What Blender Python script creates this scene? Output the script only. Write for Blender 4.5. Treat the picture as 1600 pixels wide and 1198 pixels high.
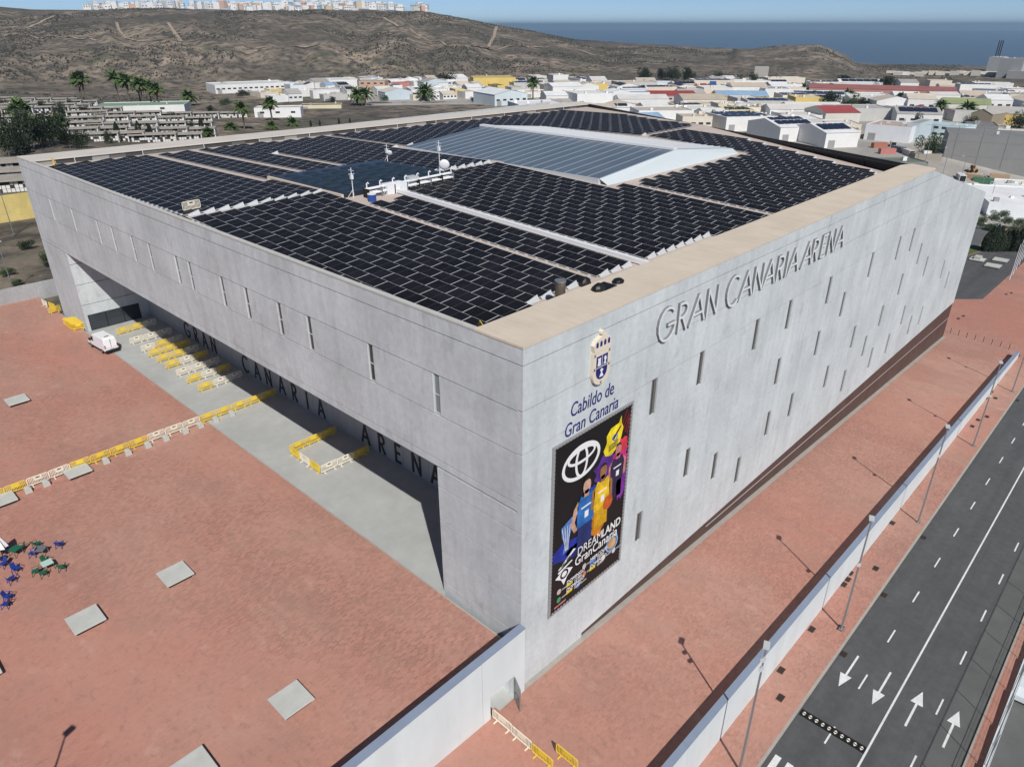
import bpy, bmesh, math, random
from mathutils import Vector, Matrix
R = math.radians
random.seed(7)
for o in list(bpy.data.objects): bpy.data.objects.remove(o)
scene = bpy.context.scene
COL = scene.collection

# ------------------------------------------------------------------ camera
F, CX, CY = 1113.0, 800.0, 599.0
PITCH, TH = R(26.668), R(43.388)
CAM = Vector((-30.19, -27.58, 43.74))
cd = bpy.data.cameras.new('camera'); cam = bpy.data.objects.new('camera', cd); COL.objects.link(cam)
cd.sensor_fit = 'HORIZONTAL'; cd.sensor_width = 36; cd.lens = 36 * F / 1600
cd.clip_start = 0.5; cd.clip_end = 90000
cam.location = CAM; cam.rotation_euler = (math.pi / 2 - PITCH, 0, TH - math.pi / 2)
scene.camera = cam
# ------------------------------------------------------------------ sky, sun, exposure
SUN = Vector((.533, .88, -1.0))
w = bpy.data.worlds.new('World'); scene.world = w; w.use_nodes = True
nt = w.node_tree; bg = nt.nodes['Background']
sky = nt.nodes.new('ShaderNodeTexSky'); sky.sky_type = 'NISHITA'; sky.sun_disc = False
sky.sun_elevation = math.atan2(1, math.hypot(SUN.x, SUN.y))
sky.sun_rotation = math.atan2(-SUN.x, -SUN.y)
sky.altitude = 180; sky.air_density = 0.4; sky.dust_density = 0.0; sky.ozone_density = 3.0
nt.links.new(sky.outputs[0], bg.inputs[0]); bg.inputs[1].default_value = 0.08
sd = bpy.data.lights.new('sun', 'SUN'); sun = bpy.data.objects.new('sun', sd); COL.objects.link(sun)
sd.energy = 4.2; sd.angle = R(.53); sd.color = (1, .965, .92)
sun.rotation_euler = SUN.to_track_quat('-Z', 'Y').to_euler(); sun.location = (-40, -60, 120)
vs = scene.view_settings; vs.view_transform = 'Standard'; vs.look = 'None'; vs.exposure = 0.06; vs.gamma = 1; vs.use_curve_mapping = False

# ------------------------------------------------------------------ placing helpers (surveyed from the picture)
def ray(px, py):
    x = (px - CX) / F; y = -(py - CY) / F
    c, s = math.cos(PITCH), math.sin(PITCH)
    fw = c + y * s; up = -s + y * c
    ct, st = math.cos(TH), math.sin(TH)
    return Vector((x * st + fw * ct, -x * ct + fw * st, up))
def at(px, py, z=0.0):
    r = ray(px, py); return CAM + r * ((z - CAM.z) / r.z)
def ss(a, b, x):
    t = max(0, min(1, (x - a) / (b - a))); return t * t * (3 - 2 * t)
def zi(x): return -4.563 - .0572 * x if x < 125 else -11.713 - .045 * (x - 125)
def zo(x): return -8.163 - .0284 * x if x < 125 else -11.713 - .045 * (x - 125)
def onz(px, py, fn):
    z = fn(0)
    for _ in range(14):
        p = at(px, py, z); z = fn(p.x)
    return at(px, py, z)

# ------------------------------------------------------------------ materials
MATS = {}
def mat(name, col, rough=.7, metal=0, noise=None, bump=0, spec=.35, **k):
    """col base colour; noise=[(scale, amount, detail)] value variation in object space"""
    if name in MATS: return MATS[name]
    m = bpy.data.materials.new(name); m.use_nodes = True; MATS[name] = m
    n = m.node_tree.nodes; l = m.node_tree.links; b = n['Principled BSDF']
    b.inputs['Roughness'].default_value = rough; b.inputs['Metallic'].default_value = metal
    b.inputs['Specular IOR Level'].default_value = spec
    b.inputs['Base Color'].default_value = (*col, 1)
    if noise:
        tc = n.new('ShaderNodeTexCoord'); cur = None
        for i, (sc, amt, det) in enumerate(noise):
            sx = sc if isinstance(sc, tuple) else (sc, sc, sc)
            mp = n.new('ShaderNodeMapping'); mp.inputs['Scale'].default_value = sx
            l.new(tc.outputs['Object'], mp.inputs[0])
            t = n.new('ShaderNodeTexNoise'); t.inputs['Scale'].default_value = 1; t.inputs['Detail'].default_value = det
            t.inputs['Roughness'].default_value = .62
            l.new(mp.outputs[0], t.inputs[0])
            mr = n.new('ShaderNodeMapRange'); mr.inputs[1].default_value = .25; mr.inputs[2].default_value = .75
            mr.inputs[3].default_value = 1 - amt; mr.inputs[4].default_value = 1 + amt
            l.new(t.outputs[0], mr.inputs[0])
            if cur is None: cur = mr.outputs[0]
            else:
                mm = n.new('ShaderNodeMath'); mm.operation = 'MULTIPLY'; l.new(cur, mm.inputs[0]); l.new(mr.outputs[0], mm.inputs[1]); cur = mm.outputs[0]
            last = t
        mx = n.new('ShaderNodeMix'); mx.data_type = 'RGBA'; mx.blend_type = 'MULTIPLY'; mx.inputs[0].default_value = 1
        mx.inputs[6].default_value = (*col, 1); l.new(cur, mx.inputs[7]); l.new(mx.outputs[2], b.inputs['Base Color'])
        m['mix'] = 1
        if bump:
            bp = n.new('ShaderNodeBump'); bp.inputs['Strength'].default_value = bump; bp.inputs['Distance'].default_value = .05
            l.new(last.outputs[0], bp.inputs['Height']); l.new(bp.outputs[0], b.inputs['Normal'])
    return m
def varied(name, cols, rough=.85, scales=(.05, .4), bump=.2, extra=None):
    """several earth colours mixed by noise of different scales"""
    m = bpy.data.materials.new(name); m.use_nodes = True; MATS[name] = m
    n = m.node_tree.nodes; l = m.node_tree.links; b = n['Principled BSDF']
    b.inputs['Roughness'].default_value = rough; b.inputs['Specular IOR Level'].default_value = .2
    tc = n.new('ShaderNodeTexCoord'); prev = None
    for i, c in enumerate(cols):
        if prev is None:
            rgb = n.new('ShaderNodeRGB'); rgb.outputs[0].default_value = (*c, 1); prev = rgb.outputs[0]; continue
        t = n.new('ShaderNodeTexNoise'); t.inputs['Scale'].default_value = scales[(i - 1) % len(scales)]
        t.inputs['Detail'].default_value = 9; t.inputs['Roughness'].default_value = .68
        mp = n.new('ShaderNodeMapping'); mp.inputs['Location'].default_value = (13 * i, 7 * i, 3)
        l.new(tc.outputs['Object'], mp.inputs[0]); l.new(mp.outputs[0], t.inputs[0])
        mr = n.new('ShaderNodeMapRange'); mr.inputs[1].default_value = .44; mr.inputs[2].default_value = .6
        l.new(t.outputs[0], mr.inputs[0])
        mx = n.new('ShaderNodeMix'); mx.data_type = 'RGBA'; l.new(mr.outputs[0], mx.inputs[0]); l.new(prev, mx.inputs[6]); mx.inputs[7].default_value = (*c, 1)
        prev = mx.outputs[2]; last = t
    l.new(prev, b.inputs['Base Color'])
    if bump:
        bp = n.new('ShaderNodeBump'); bp.inputs['Strength'].default_value = bump; bp.inputs['Distance'].default_value = .1
        l.new(last.outputs[0], bp.inputs['Height']); l.new(bp.outputs[0], b.inputs['Normal'])
    return m

def brickpave():
    m = bpy.data.materials.new('red_brick_paving'); m.use_nodes = True
    n = m.node_tree.nodes; l = m.node_tree.links; b = n['Principled BSDF']; b.inputs['Roughness'].default_value = .8
    b.inputs['Specular IOR Level'].default_value = .25
    tc = n.new('ShaderNodeTexCoord')
    br = n.new('ShaderNodeTexBrick'); br.inputs['Scale'].default_value = 1; br.inputs['Brick Width'].default_value = .4; br.inputs['Row Height'].default_value = .2
    br.inputs['Mortar Size'].default_value = .022; br.inputs['Color1'].default_value = (0.497, 0.242, 0.184, 1); br.inputs['Color2'].default_value = (0.316, 0.153, 0.117, 1)
    br.inputs['Mortar'].default_value = (0.397, 0.238, 0.189, 1); br.inputs['Bias'].default_value = 0
    l.new(tc.outputs['Object'], br.inputs[0])
    cur = br.outputs[0]
    for (sc, c, lo, hi, f) in [(.055, (0.497, 0.304, 0.236), .42, .64, .75), (.11, (0.327, 0.189, 0.150), .5, .68, .65), (.035, (0.507, 0.220, 0.163), .46, .64, .6), (.25, (0.357, 0.220, 0.171), .52, .7, .5), (.6, (0.576, 0.370, 0.296), .58, .74, .5), (1.7, (0.278, 0.158, 0.124), .55, .72, .62), (5.5, (.2, .12, .1), .58, .7, .4)]:
        t = n.new('ShaderNodeTexNoise'); t.inputs['Scale'].default_value = sc; t.inputs['Detail'].default_value = 8; t.inputs['Roughness'].default_value = .65
        mp = n.new('ShaderNodeMapping'); mp.inputs['Location'].default_value = (sc * 91, sc * 37, 0); mp.inputs['Scale'].default_value = (1, .55, 1)
        l.new(tc.outputs['Object'], mp.inputs[0]); l.new(mp.outputs[0], t.inputs[0])
        mr = n.new('ShaderNodeMapRange'); mr.inputs[1].default_value = lo; mr.inputs[2].default_value = hi; mr.inputs[4].default_value = f
        l.new(t.outputs[0], mr.inputs[0])
        mx = n.new('ShaderNodeMix'); mx.data_type = 'RGBA'; l.new(mr.outputs[0], mx.inputs[0]); l.new(cur, mx.inputs[6]); mx.inputs[7].default_value = (*c, 1)
        cur = mx.outputs[2]
    l.new(cur, b.inputs['Base Color'])
    return m

def concrete(name, col, dark=.82):
    m = bpy.data.materials.new(name); m.use_nodes = True; MATS[name] = m
    n = m.node_tree.nodes; l = m.node_tree.links; b = n['Principled BSDF']; b.inputs['Roughness'].default_value = .75; b.inputs['Specular IOR Level'].default_value = .25
    tc = n.new('ShaderNodeTexCoord'); cur = None
    for (scv, lo, hi, a, bb) in [((.16, .16, .16), .3, .7, .86, 1.09), ((.9, .9, .09), .35, .7, 1.02, dark), ((.25, .25, .06), .5, .75, 1, .9), ((2.2, 2.2, 2.2), .3, .7, .92, 1.07), ((.5, .5, .3), .6, .72, 1, .84), ((.7, .7, .16), .6, .74, 1, .8)]:
        mp = n.new('ShaderNodeMapping'); mp.inputs['Scale'].default_value = scv; mp.inputs['Location'].default_value = (scv[0] * 17, 5, scv[2] * 9)
        l.new(tc.outputs['Object'], mp.inputs[0])
        t = n.new('ShaderNodeTexNoise'); t.inputs['Scale'].default_value = 1; t.inputs['Detail'].default_value = 6; t.inputs['Roughness'].default_value = .6
        l.new(mp.outputs[0], t.inputs[0])
        mr = n.new('ShaderNodeMapRange'); mr.inputs[1].default_value = lo; mr.inputs[2].default_value = hi; mr.inputs[3].default_value = a; mr.inputs[4].default_value = bb
        l.new(t.outputs[0], mr.inputs[0])
        if cur is None: cur = mr.outputs[0]
        else:
            q = n.new('ShaderNodeMath'); q.operation = 'MULTIPLY'; l.new(cur, q.inputs[0]); l.new(mr.outputs[0], q.inputs[1]); cur = q.outputs[0]
    # faint board-marked lines
    sp = n.new('ShaderNodeSeparateXYZ'); l.new(tc.outputs['Object'], sp.inputs[0])
    ad = n.new('ShaderNodeMath'); ad.operation = 'ADD'; l.new(sp.outputs[0], ad.inputs[0]); l.new(sp.outputs[1], ad.inputs[1])
    fr = n.new('ShaderNodeMath'); fr.operation = 'PINGPONG'; fr.inputs[1].default_value = .6; l.new(ad.outputs[0], fr.inputs[0])
    lt = n.new('ShaderNodeMapRange'); lt.inputs[1].default_value = 0; lt.inputs[2].default_value = .05; lt.inputs[3].default_value = .975; lt.inputs[4].default_value = 1
    l.new(fr.outputs[0], lt.inputs[0])
    q = n.new('ShaderNodeMath'); q.operation = 'MULTIPLY'; l.new(cur, q.inputs[0]); l.new(lt.outputs[0], q.inputs[1]); cur = q.outputs[0]
    mx = n.new('ShaderNodeMix'); mx.data_type = 'RGBA'; mx.blend_type = 'MULTIPLY'; mx.inputs[0].default_value = 1
    mx.inputs[6].default_value = (*col, 1); l.new(cur, mx.inputs[7]); l.new(mx.outputs[2], b.inputs['Base Color'])
    return m

def panelmat():
    m = bpy.data.materials.new('solar_cells'); m.use_nodes = True
    n = m.node_tree.nodes; l = m.node_tree.links; b = n['Principled BSDF']
    uv = n.new('ShaderNodeUVMap'); sp = n.new('ShaderNodeSeparateXYZ'); l.new(uv.outputs[0], sp.inputs[0])
    def edge(sock, per, wd):
        p = n.new('ShaderNodeMath'); p.operation = 'PINGPONG'; p.inputs[1].default_value = per / 2; l.new(sock, p.inputs[0])
        c = n.new('ShaderNodeMath'); c.operation = 'LESS_THAN'; c.inputs[1].default_value = wd; l.new(p.outputs[0], c.inputs[0]); return c.outputs[0]
    def mx(f, a, c):
        q = n.new('ShaderNodeMix'); q.data_type = 'RGBA'
        if isinstance(f, float): q.inputs[0].default_value = f
        else: l.new(f, q.inputs[0])
        if isinstance(a, tuple): q.inputs[6].default_value = a
        else: l.new(a, q.inputs[6])
        q.inputs[7].default_value = c; return q.outputs[2]
    tc = n.new('ShaderNodeTexCoord'); geo = n.new('ShaderNodeNewGeometry')
    ns = n.new('ShaderNodeTexNoise'); ns.inputs['Scale'].default_value = .35; ns.inputs['Detail'].default_value = 3; l.new(geo.outputs['Position'], ns.inputs[0])
    mr = n.new('ShaderNodeMapRange'); mr.inputs[1].default_value = .4; mr.inputs[2].default_value = .62; l.new(ns.outputs[0], mr.inputs[0])
    c0 = mx(mr.outputs[0], (.0075, .0072, .0085, 1), (.014, .0135, .0165, 1))
    c1 = mx(edge(sp.outputs[1], 1 / 6, .006), c0, (.03, .028, .032, 1))
    c2 = mx(edge(sp.outputs[0], .5, .006), c1, (.09, .09, .095, 1))
    c3 = mx(edge(sp.outputs[0], 1, .008), c2, (.6, .61, .62, 1))
    c4 = mx(edge(sp.outputs[1], 1, .016), c3, (.5, .51, .52, 1))
    l.new(c4, b.inputs['Base Color']); b.inputs['Roughness'].default_value = .45; b.inputs['Specular IOR Level'].default_value = .1
    return m

M_CON = concrete('board_marked_concrete', (.59, .63, .638), .89)
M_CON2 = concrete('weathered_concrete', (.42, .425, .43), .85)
M_BRICK = brickpave()
M_COPE = mat('beige_coping', (.64, .555, .445), .8, noise=[(.25, .1, 6), ((3, .3, 1), .06, 4)])
M_DECK = mat('roof_membrane', (.52, .44, .385), .85, noise=[(.2, .1, 6), (2, .05, 4)])
M_PAVE = mat('grey_screed', (.42, .43, .415), .75, noise=[(.12, .14, 8), (.6, .08, 6)])
M_ASPH = mat('asphalt', (.092, .093, .095), .85, noise=[((.02, .45, .1), .2, 6), (.15, .14, 8), (1.2, .12, 8), (14, .14, 3)])
M_ASPH2 = mat('old_asphalt', (.12, .122, .118), .9, noise=[(.08, .2, 8), (.5, .12, 6)])
M_PAINT = mat('road_paint', (.72, .72, .71), .6, noise=[(1.6, .14, 6), (7, .16, 5)])
M_WWALL = mat('white_rendered_wall', (.64, .69, .695), .7, noise=[((.6, .6, .1), .07, 6), (.2, .05, 4)])
M_BLUE = mat('blue_grey_coping', (.24, .29, .38), .55, noise=[(.5, .08, 5)])
M_DARK = mat('dark_metal', (.02, .02, .022), .5)
M_BLK = mat('black_plastic', (.012, .012, .013), .45)
M_GLASS = mat('dark_glass', (.035, .042, .052), .12, spec=.6)
M_GLZ = mat('green_glass', (.22, .27, .26), .12, spec=.6)
M_WHITE = mat('white_paint', (.78, .79, .8), .45)
M_STEEL = mat('galvanised_steel', (.33, .34, .35), .45, .6)
M_SLAB = mat('slab_concrete', (.5, .505, .47), .8, noise=[(.9, .1, 6)])
M_YEL = mat('yellow_plastic', (.78, .56, .06), .45)
M_CRM = mat('cream_plastic', (.8, .74, .6), .45)
M_PANEL = panelmat()
M_LGREY = mat('light_sheet_metal', (.6, .62, .63), .45, .2)
M_PLINTH = mat('brown_stone', (.085, .052, .045), .5, noise=[(.4, .25, 6), (3, .12, 4)])
M_KERB = mat('kerb_stone', (.38, .35, .31), .85, noise=[(1, .12, 5)])
M_INFILL = mat('grey_louvre', (.14, .135, .128), .7, noise=[(.7, .08, 4)])

# ------------------------------------------------------------------ mesh helpers
class MB:
    def __init__(s): s.v = []; s.f = []; s.uv = None
    def add(s, vs, fs):
        o = len(s.v); s.v += [tuple(v) for v in vs]; s.f += [tuple(i + o for i in f) for f in fs]; return s
    def box(s, x0, x1, y0, y1, z0, z1):
        return s.add([(x0, y0, z0), (x1, y0, z0), (x1, y1, z0), (x0, y1, z0), (x0, y0, z1), (x1, y0, z1), (x1, y1, z1), (x0, y1, z1)],
                     [(0, 3, 2, 1), (4, 5, 6, 7), (0, 1, 5, 4), (1, 2, 6, 5), (2, 3, 7, 6), (3, 0, 4, 7)])
    def prism(s, poly, d, axis='z', base=0.0):
        """poly of 2D points; axis z:(x,y) y:(x,z) x:(y,z); from base to base+d"""
        n = len(poly)
        def p3(p, h):
            return {'z': (p[0], p[1], h), 'y': (p[0], h, p[1]), 'x': (h, p[0], p[1])}[axis]
        vs = [p3(p, base) for p in poly] + [p3(p, base + d) for p in poly]
        fs = [tuple(range(n))[::-1], tuple(range(n, 2 * n))] + [(i, (i + 1) % n, n + (i + 1) % n, n + i) for i in range(n)]
        return s.add(vs, fs)
    def tube(s, pts, r, n=6, r2=None):
        pts = [Vector(p) for p in pts]; m = len(pts); vs = []; fs = []
        for i, p in enumerate(pts):
            t = (pts[min(i + 1, m - 1)] - pts[max(i - 1, 0)]).normalized()
            a = t.orthogonal().normalized(); b = t.cross(a)
            rr = r if r2 is None else r + (r2 - r) * i / (m - 1)
            vs += [p + (a * math.cos(6.2832 * k / n) + b * math.sin(6.2832 * k / n)) * rr for k in range(n)]
        for i in range(m - 1):
            fs += [(i * n + k, i * n + (k + 1) % n, (i + 1) * n + (k + 1) % n, (i + 1) * n + k) for k in range(n)]
        fs += [tuple(range(n))[::-1], tuple(range((m - 1) * n, m * n))]
        return s.add(vs, fs)
    def quad(s, a, b, c, d): return s.add([a, b, c, d], [(0, 1, 2, 3)])
    def dome(s, c, rx, ry, rz, n=10, m=4):
        vs = []; fs = []
        for j in range(m):
            t = j / m * math.pi / 2
            vs += [(c[0] + rx * math.cos(t) * math.cos(6.2832 * k / n), c[1] + ry * math.cos(t) * math.sin(6.2832 * k / n), c[2] + rz * math.sin(t)) for k in range(n)]
        vs.append((c[0], c[1], c[2] + rz))
        for j in range(m - 1): fs += [(j * n + k, j * n + (k + 1) % n, (j + 1) * n + (k + 1) % n, (j + 1) * n + k) for k in range(n)]
        fs += [((m - 1) * n + k, (m - 1) * n + (k + 1) % n, m * n) for k in range(n)]
        return s.add(vs, fs)
    def mesh(s, name):
        me = bpy.data.meshes.new(name); me.from_pydata(s.v, [], s.f)
        bm = bmesh.new(); bm.from_mesh(me); bmesh.ops.recalc_face_normals(bm, faces=bm.faces); bm.to_mesh(me); bm.free()
        return me
    def build(s, name, m, parent=None, loc=None, bevel=0, smooth=False, **k):
        me = s.mesh(name); me.materials.append(m)
        if smooth:
            for p in me.polygons: p.use_smooth = True
        return link(name, me, parent, loc, bevel, **k)
def link(name, me, parent=None, loc=None, bevel=0, **k):
    o = bpy.data.objects.new(name, me); COL.objects.link(o)
    if parent: o.parent = parent
    if loc is not None: o.location = loc
    if bevel:
        bv = o.modifiers.new('bevel', 'BEVEL'); bv.width = bevel; bv.segments = 2; bv.limit_method = 'ANGLE'
    tag(o, **k); return o
def tag(o, label=None, cat=None, group=None, kind=None):
    if label: o['label'] = label
    if cat: o['category'] = cat
    if group: o['group'] = group
    if kind: o['kind'] = kind
    return o
def thing(name, label, cat, loc=(0, 0, 0), rz=0, group=None):
    o = bpy.data.objects.new(name, None); COL.objects.link(o); o.location = loc; o.rotation_euler = (0, 0, rz)
    o.empty_display_size = .3
    return tag(o, label, cat, group)
def copy_tree(o, loc=None, rz=None, parent=None, label=None, scale=None, swap=None):
    c = o.copy(); COL.objects.link(c); c.parent = parent
    if loc is not None: c.location = loc
    if rz is not None: c.rotation_euler = (c.rotation_euler[0], c.rotation_euler[1], rz)
    if label: c['label'] = label
    if scale: c.scale = (scale, scale, scale) if not isinstance(scale, tuple) else scale
    for ch in o.children:
        k = copy_tree(ch, parent=c)
    if swap:
        for ch in list(c.children) + [c]:
            if ch.type == 'MESH' and ch.data.name.split('.')[0] in swap: ch.data = swap[ch.data.name.split('.')[0]]
    return c
def strip(name, m, x0, x1, y0, y1, zf, step=12.5, dz=0, **k):
    """sheet following zf(x)"""
    mb = MB(); n = max(1, int(abs(x1 - x0) / step)); xs = [x0 + (x1 - x0) * i / n for i in range(n + 1)]
    if x0 < 125 < x1: xs = sorted(xs + [125])
    vs = []; 
    for x in xs: vs += [(x, y0, zf(x) + dz), (x, y1, zf(x) + dz)]
    mb.add(vs, [(2 * i, 2 * i + 2, 2 * i + 3, 2 * i + 1) for i in range(len(xs) - 1)])
    return mb.build(name, m, **k)
def clip(poly, a, b, c):
    """keep a*x+b*z<=c"""
    out = []
    for i, p in enumerate(poly):
        q = poly[(i + 1) % len(poly)]; dp = a * p[0] + b * p[1] - c; dq = a * q[0] + b * q[1] - c
        if dp <= 0: out.append(p)
        if dp * dq < 0: t = dp / (dp - dq); out.append((p[0] + (q[0] - p[0]) * t, p[1] + (q[1] - p[1]) * t))
    return out
# stroke lettering for the built-up letters (unit height 1)
def arc(cx, cy, rx, ry, a0, a1, n=14): return [(cx + rx * math.cos(R(a0 + (a1 - a0) * i / n)), cy + ry * math.sin(R(a0 + (a1 - a0) * i / n))) for i in range(n + 1)]
GLY = {'G': (.86, [arc(.45, .5, .43, .5, 45, 360 - 5) + [(.5, .46)]]), 'C': (.78, [arc(.45, .5, .43, .5, 48, 312)]),
       'R': (.56, [[(.06, 0), (.06, 1)], [(.06, .97)] + arc(.25, .73, .25, .24, 90, -90) + [(.06, .49)], [(.24, .49), (.52, 0)]]),
       'A': (.74, [[(.02, 0), (.37, 1), (.72, 0)], [(.16, .34), (.58, .34)]]), 'N': (.74, [[(.07, 0), (.07, 1), (.67, 0), (.67, 1)]]),
       'I': (.2, [[(.1, 0), (.1, 1)]]), 'E': (.5, [[(.48, .97), (.07, .97), (.07, .03), (.48, .03)], [(.07, .52), (.42, .52)]])}
def letter(ch, h, wd, depth, wscale=1.0):
    """prisms in (x,z) plane, front at y=-depth"""
    mb = MB()
    for si, st in enumerate(GLY[ch][1]):
        for i in range(len(st) - 1):
            a = Vector((st[i][0] * h * wscale, st[i][1] * h)); b = Vector((st[i + 1][0] * h * wscale, st[i + 1][1] * h)); t = (b - a).normalized(); nn = Vector((-t.y, t.x)) * wd / 2
            a2 = a - t * wd * .18; b2 = b + t * wd * .18
            e = .003 * (i % 2) + .005 * si
            mb.prism([a2 + nn, a2 - nn, b2 - nn, b2 + nn], depth + e, 'y', -depth - e)
    return mb
def text(name, s, size, m, parent, origin, ux=(1, 0, 0), uz=(0, 0, 1), shear=0, bold=0, sx=1.0, depth=0, **k):
    cu = bpy.data.curves.new(name, 'FONT'); cu.body = s; cu.size = size; cu.shear = shear; cu.offset = bold; cu.resolution_u = 3; cu.extrude = depth
    t = bpy.data.objects.new('tmp_text', cu); COL.objects.link(t)
    dg = bpy.context.evaluated_depsgraph_get(); me = bpy.data.meshes.new_from_object(t.evaluated_get(dg)); bpy.data.objects.remove(t)
    ux = Vector(ux); uz = Vector(uz); uy = ux.cross(uz) * -1
    for v in me.vertices:
        c = v.co.copy(); v.co = ux * (c.x * sx) + uz * c.y - uy * 0 + ux.cross(uz) * c.z
    me.materials.clear(); me.materials.append(m); me.name = name
    return link(name, me, parent, origin, **k)

# ================================================================== SETTING: terrain, sea
RIDGE = [(-900, 40), (-500, 30), (-200, 26), (0, 15), (60, 19), (130, 19), (260, 15), (400, 18), (540, 14), (670, 19), (760, 36), (830, 48), (900, 62), (1000, 68), (1120, 74), (1180, 75), (1230, 70), (1285, 68), (1330, 82), (1372, 108), (1400, 116), (3000, 118)]
def lerp_tab(t, x):
    for (a, ya), (b, yb) in zip(t, t[1:]):
        if x <= b: return ya + (yb - ya) * max(0, min(1, (x - a) / (b - a)))
    return t[-1][1]
def hsh(i, j): 
    v = math.sin(i * 127.1 + j * 311.7) * 43758.5453; return v - math.floor(v)
def vnoise(x, y):
    i, j = math.floor(x), math.floor(y); u, v = x - i, y - j; u = u * u * (3 - 2 * u); v = v * v * (3 - 2 * v)
    return (hsh(i, j) * (1 - u) + hsh(i + 1, j) * u) * (1 - v) + (hsh(i, j + 1) * (1 - u) + hsh(i + 1, j + 1) * u) * v
def fbm(x, y, o=4):
    s = 0; a = .5
    for _ in range(o): s += a * vnoise(x, y); x *= 2.03; y *= 2.03; a *= .5
    return s
FWD = Vector((math.cos(TH), math.sin(TH))); RGT = Vector((math.sin(TH), -math.cos(TH)))
def low(x, y):
    g = -14.5 * ss(20, 260, x) - .5
    r = -13.6 - .03 * max(-100, min(x, 125)) - .05 * max(0, min(x - 125, 150))
    k = ss(-2, 60, y) if x < 130 else ss(20, 90, y)
    g = r + (g - r) * k
    return g
def tz(x, y):
    dx, dy = x - CAM.x, y - CAM.y; r = math.hypot(dx, dy)
    base = low(x, y)
    if r < 500: return base
    fw = dx * FWD.x + dy * FWD.y; rt = dx * RGT.x + dy * RGT.y
    base += (fbm(x * .01, y * .01) - .45) * 5 * ss(500, 700, r)
    px = 800 + 1245 * rt / max(fw, 1) if fw > 50 else (-2000 if rt < 0 else 3000)
    px = max(-1500, min(3000, px))
    yr = lerp_tab(RIDGE, px)
    el = math.atan((599 - yr) / F) - PITCH
    RR = 1650 + 200 * (fbm(px * .004 + 3, 1.5) - .5)
    if px > 1150: RR = 1500
    top = CAM.z + RR * math.tan(el)
    rb = 860 + 160 * ss(700, 1200, px)
    h = max(0, top + 15)
    a = .38 * ss(rb, rb + 170, r) + .62 * ss(rb + 60, RR, r) ** 1.1
    gul = (fbm(px * .018, r * .0016, 4) - .5) * 2
    rough = h * (.2 * gul) * ss(rb, rb + 120, r) * (1 - ss(RR - 260, RR, r)) + (fbm(x * .018, y * .018) - .5) * 4 * ss(rb, rb + 200, r) * (1 - ss(RR - 120, RR, r))
    z = base + (h + (-15 - base) * ss(rb, RR, r)) * a + rough
    if r > RR: z = base + h + (-15 - base) - min(160, (r - RR) * (.045 if r < RR + 260 else .075))
    # coast: the plateau drops to the sea
    edge = 1490 + 1400 * (1 - ss(1180, 1380, px))
    z = z + (-175 - z) * ss(edge, edge + 120, r)
    if fw <= 50: z = base * 1.0 - 165 * ss(2500, 2700, r)
    return z
def build_terrain():
    NA, NR = 520, 150; mb = MB(); vs = []; ang = []
    # finer sampling in the view direction
    for i in range(NA):
        u = i / NA; 
        if u < .7: a = -R(48) + R(96) * u / .7
        else: a = R(48) + R(264) * (u - .7) / .3
        ang.append(a)
    rad = [12 + 4000 * (j / (NR - 1)) ** 2.0 for j in range(NR)]
    fd = math.atan2(FWD.y, FWD.x)
    for rr in rad:
        for a in ang:
            x = CAM.x + rr * math.cos(fd - a); y = CAM.y + rr * math.sin(fd - a); vs.append((x, y, tz(x, y)))
    vs.append((CAM.x, CAM.y, low(CAM.x, CAM.y)))
    fs = []
    for j in range(NR - 1):
        for i in range(NA): k = (i + 1) % NA; fs.append((j * NA + i, (j + 1) * NA + i, (j + 1) * NA + k, j * NA + k))
    c = NA * NR
    for i in range(NA): fs.append((c, i, (i + 1) % NA))
    mb.v = vs; mb.f = fs
    return mb.build('terrain', M_EARTH, smooth=True, kind='structure')
M_EARTH = varied('dry_hillside', [(.18, .152, .124), (.26, .208, .16), (.108, .095, .08), (.36, .29, .22), (.122, .115, .082), (.07, .062, .054)], .95, (.005, .011, .007, .022, .1), .3)
build_terrain()
M_SEA = mat('sea', (.055, .085, .115), .3, noise=[((.002, .002, .1), .12, 6)], spec=.5)
mb = MB(); N = 96; mb.v = [(CAM.x, CAM.y, -165)] + [(CAM.x + 42000 * math.cos(6.28319 * i / N), CAM.y + 42000 * math.sin(6.28319 * i / N), -165) for i in range(N)]
mb.f = [(0, 1 + i, 1 + (i + 1) % N) for i in range(N)]; mb.build('sea', M_SEA, kind='structure')
def gp(px, py):
    """ground point under a pixel of the picture"""
    r = ray(px, py); t = 60.0
    while t < 2600:
        p = CAM + r * (t / math.hypot(r.x, r.y))
        if p.z <= tz(p.x, p.y): break
        t += max(2, t * .004)
    p.z = tz(p.x, p.y); return p
def drape(name, pts, wd, m, dz=.25, **k):
    mb = MB(); P = []
    for (a, b) in zip(pts, pts[1:]):
        n = max(2, int((b - a).length / 12))
        P += [a.lerp(b, i / n) for i in range(n)]
    P.append(pts[-1]); vs = []
    for i, p in enumerate(P):
        t = (P[min(i + 1, len(P) - 1)] - P[max(i - 1, 0)]); t.z = 0; t.normalize(); nn = Vector((-t.y, t.x, 0)) * wd / 2
        for s in (-1, 0, 1):
            q = p + nn * s; vs.append((q.x, q.y, max(tz(q.x, q.y), tz(p.x, p.y)) + dz))
    fs = []
    for i in range(len(P) - 1):
        for s in (0, 1): fs.append((3 * i + s, 3 * i + 3 + s, 3 * i + 4 + s, 3 * i + 1 + s))
    return mb.add(vs, fs).build(name, m, **k)
M_TRACK = mat('pale_dust', (.36, .29, .22), .95, noise=[(.05, .15, 5)])
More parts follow.
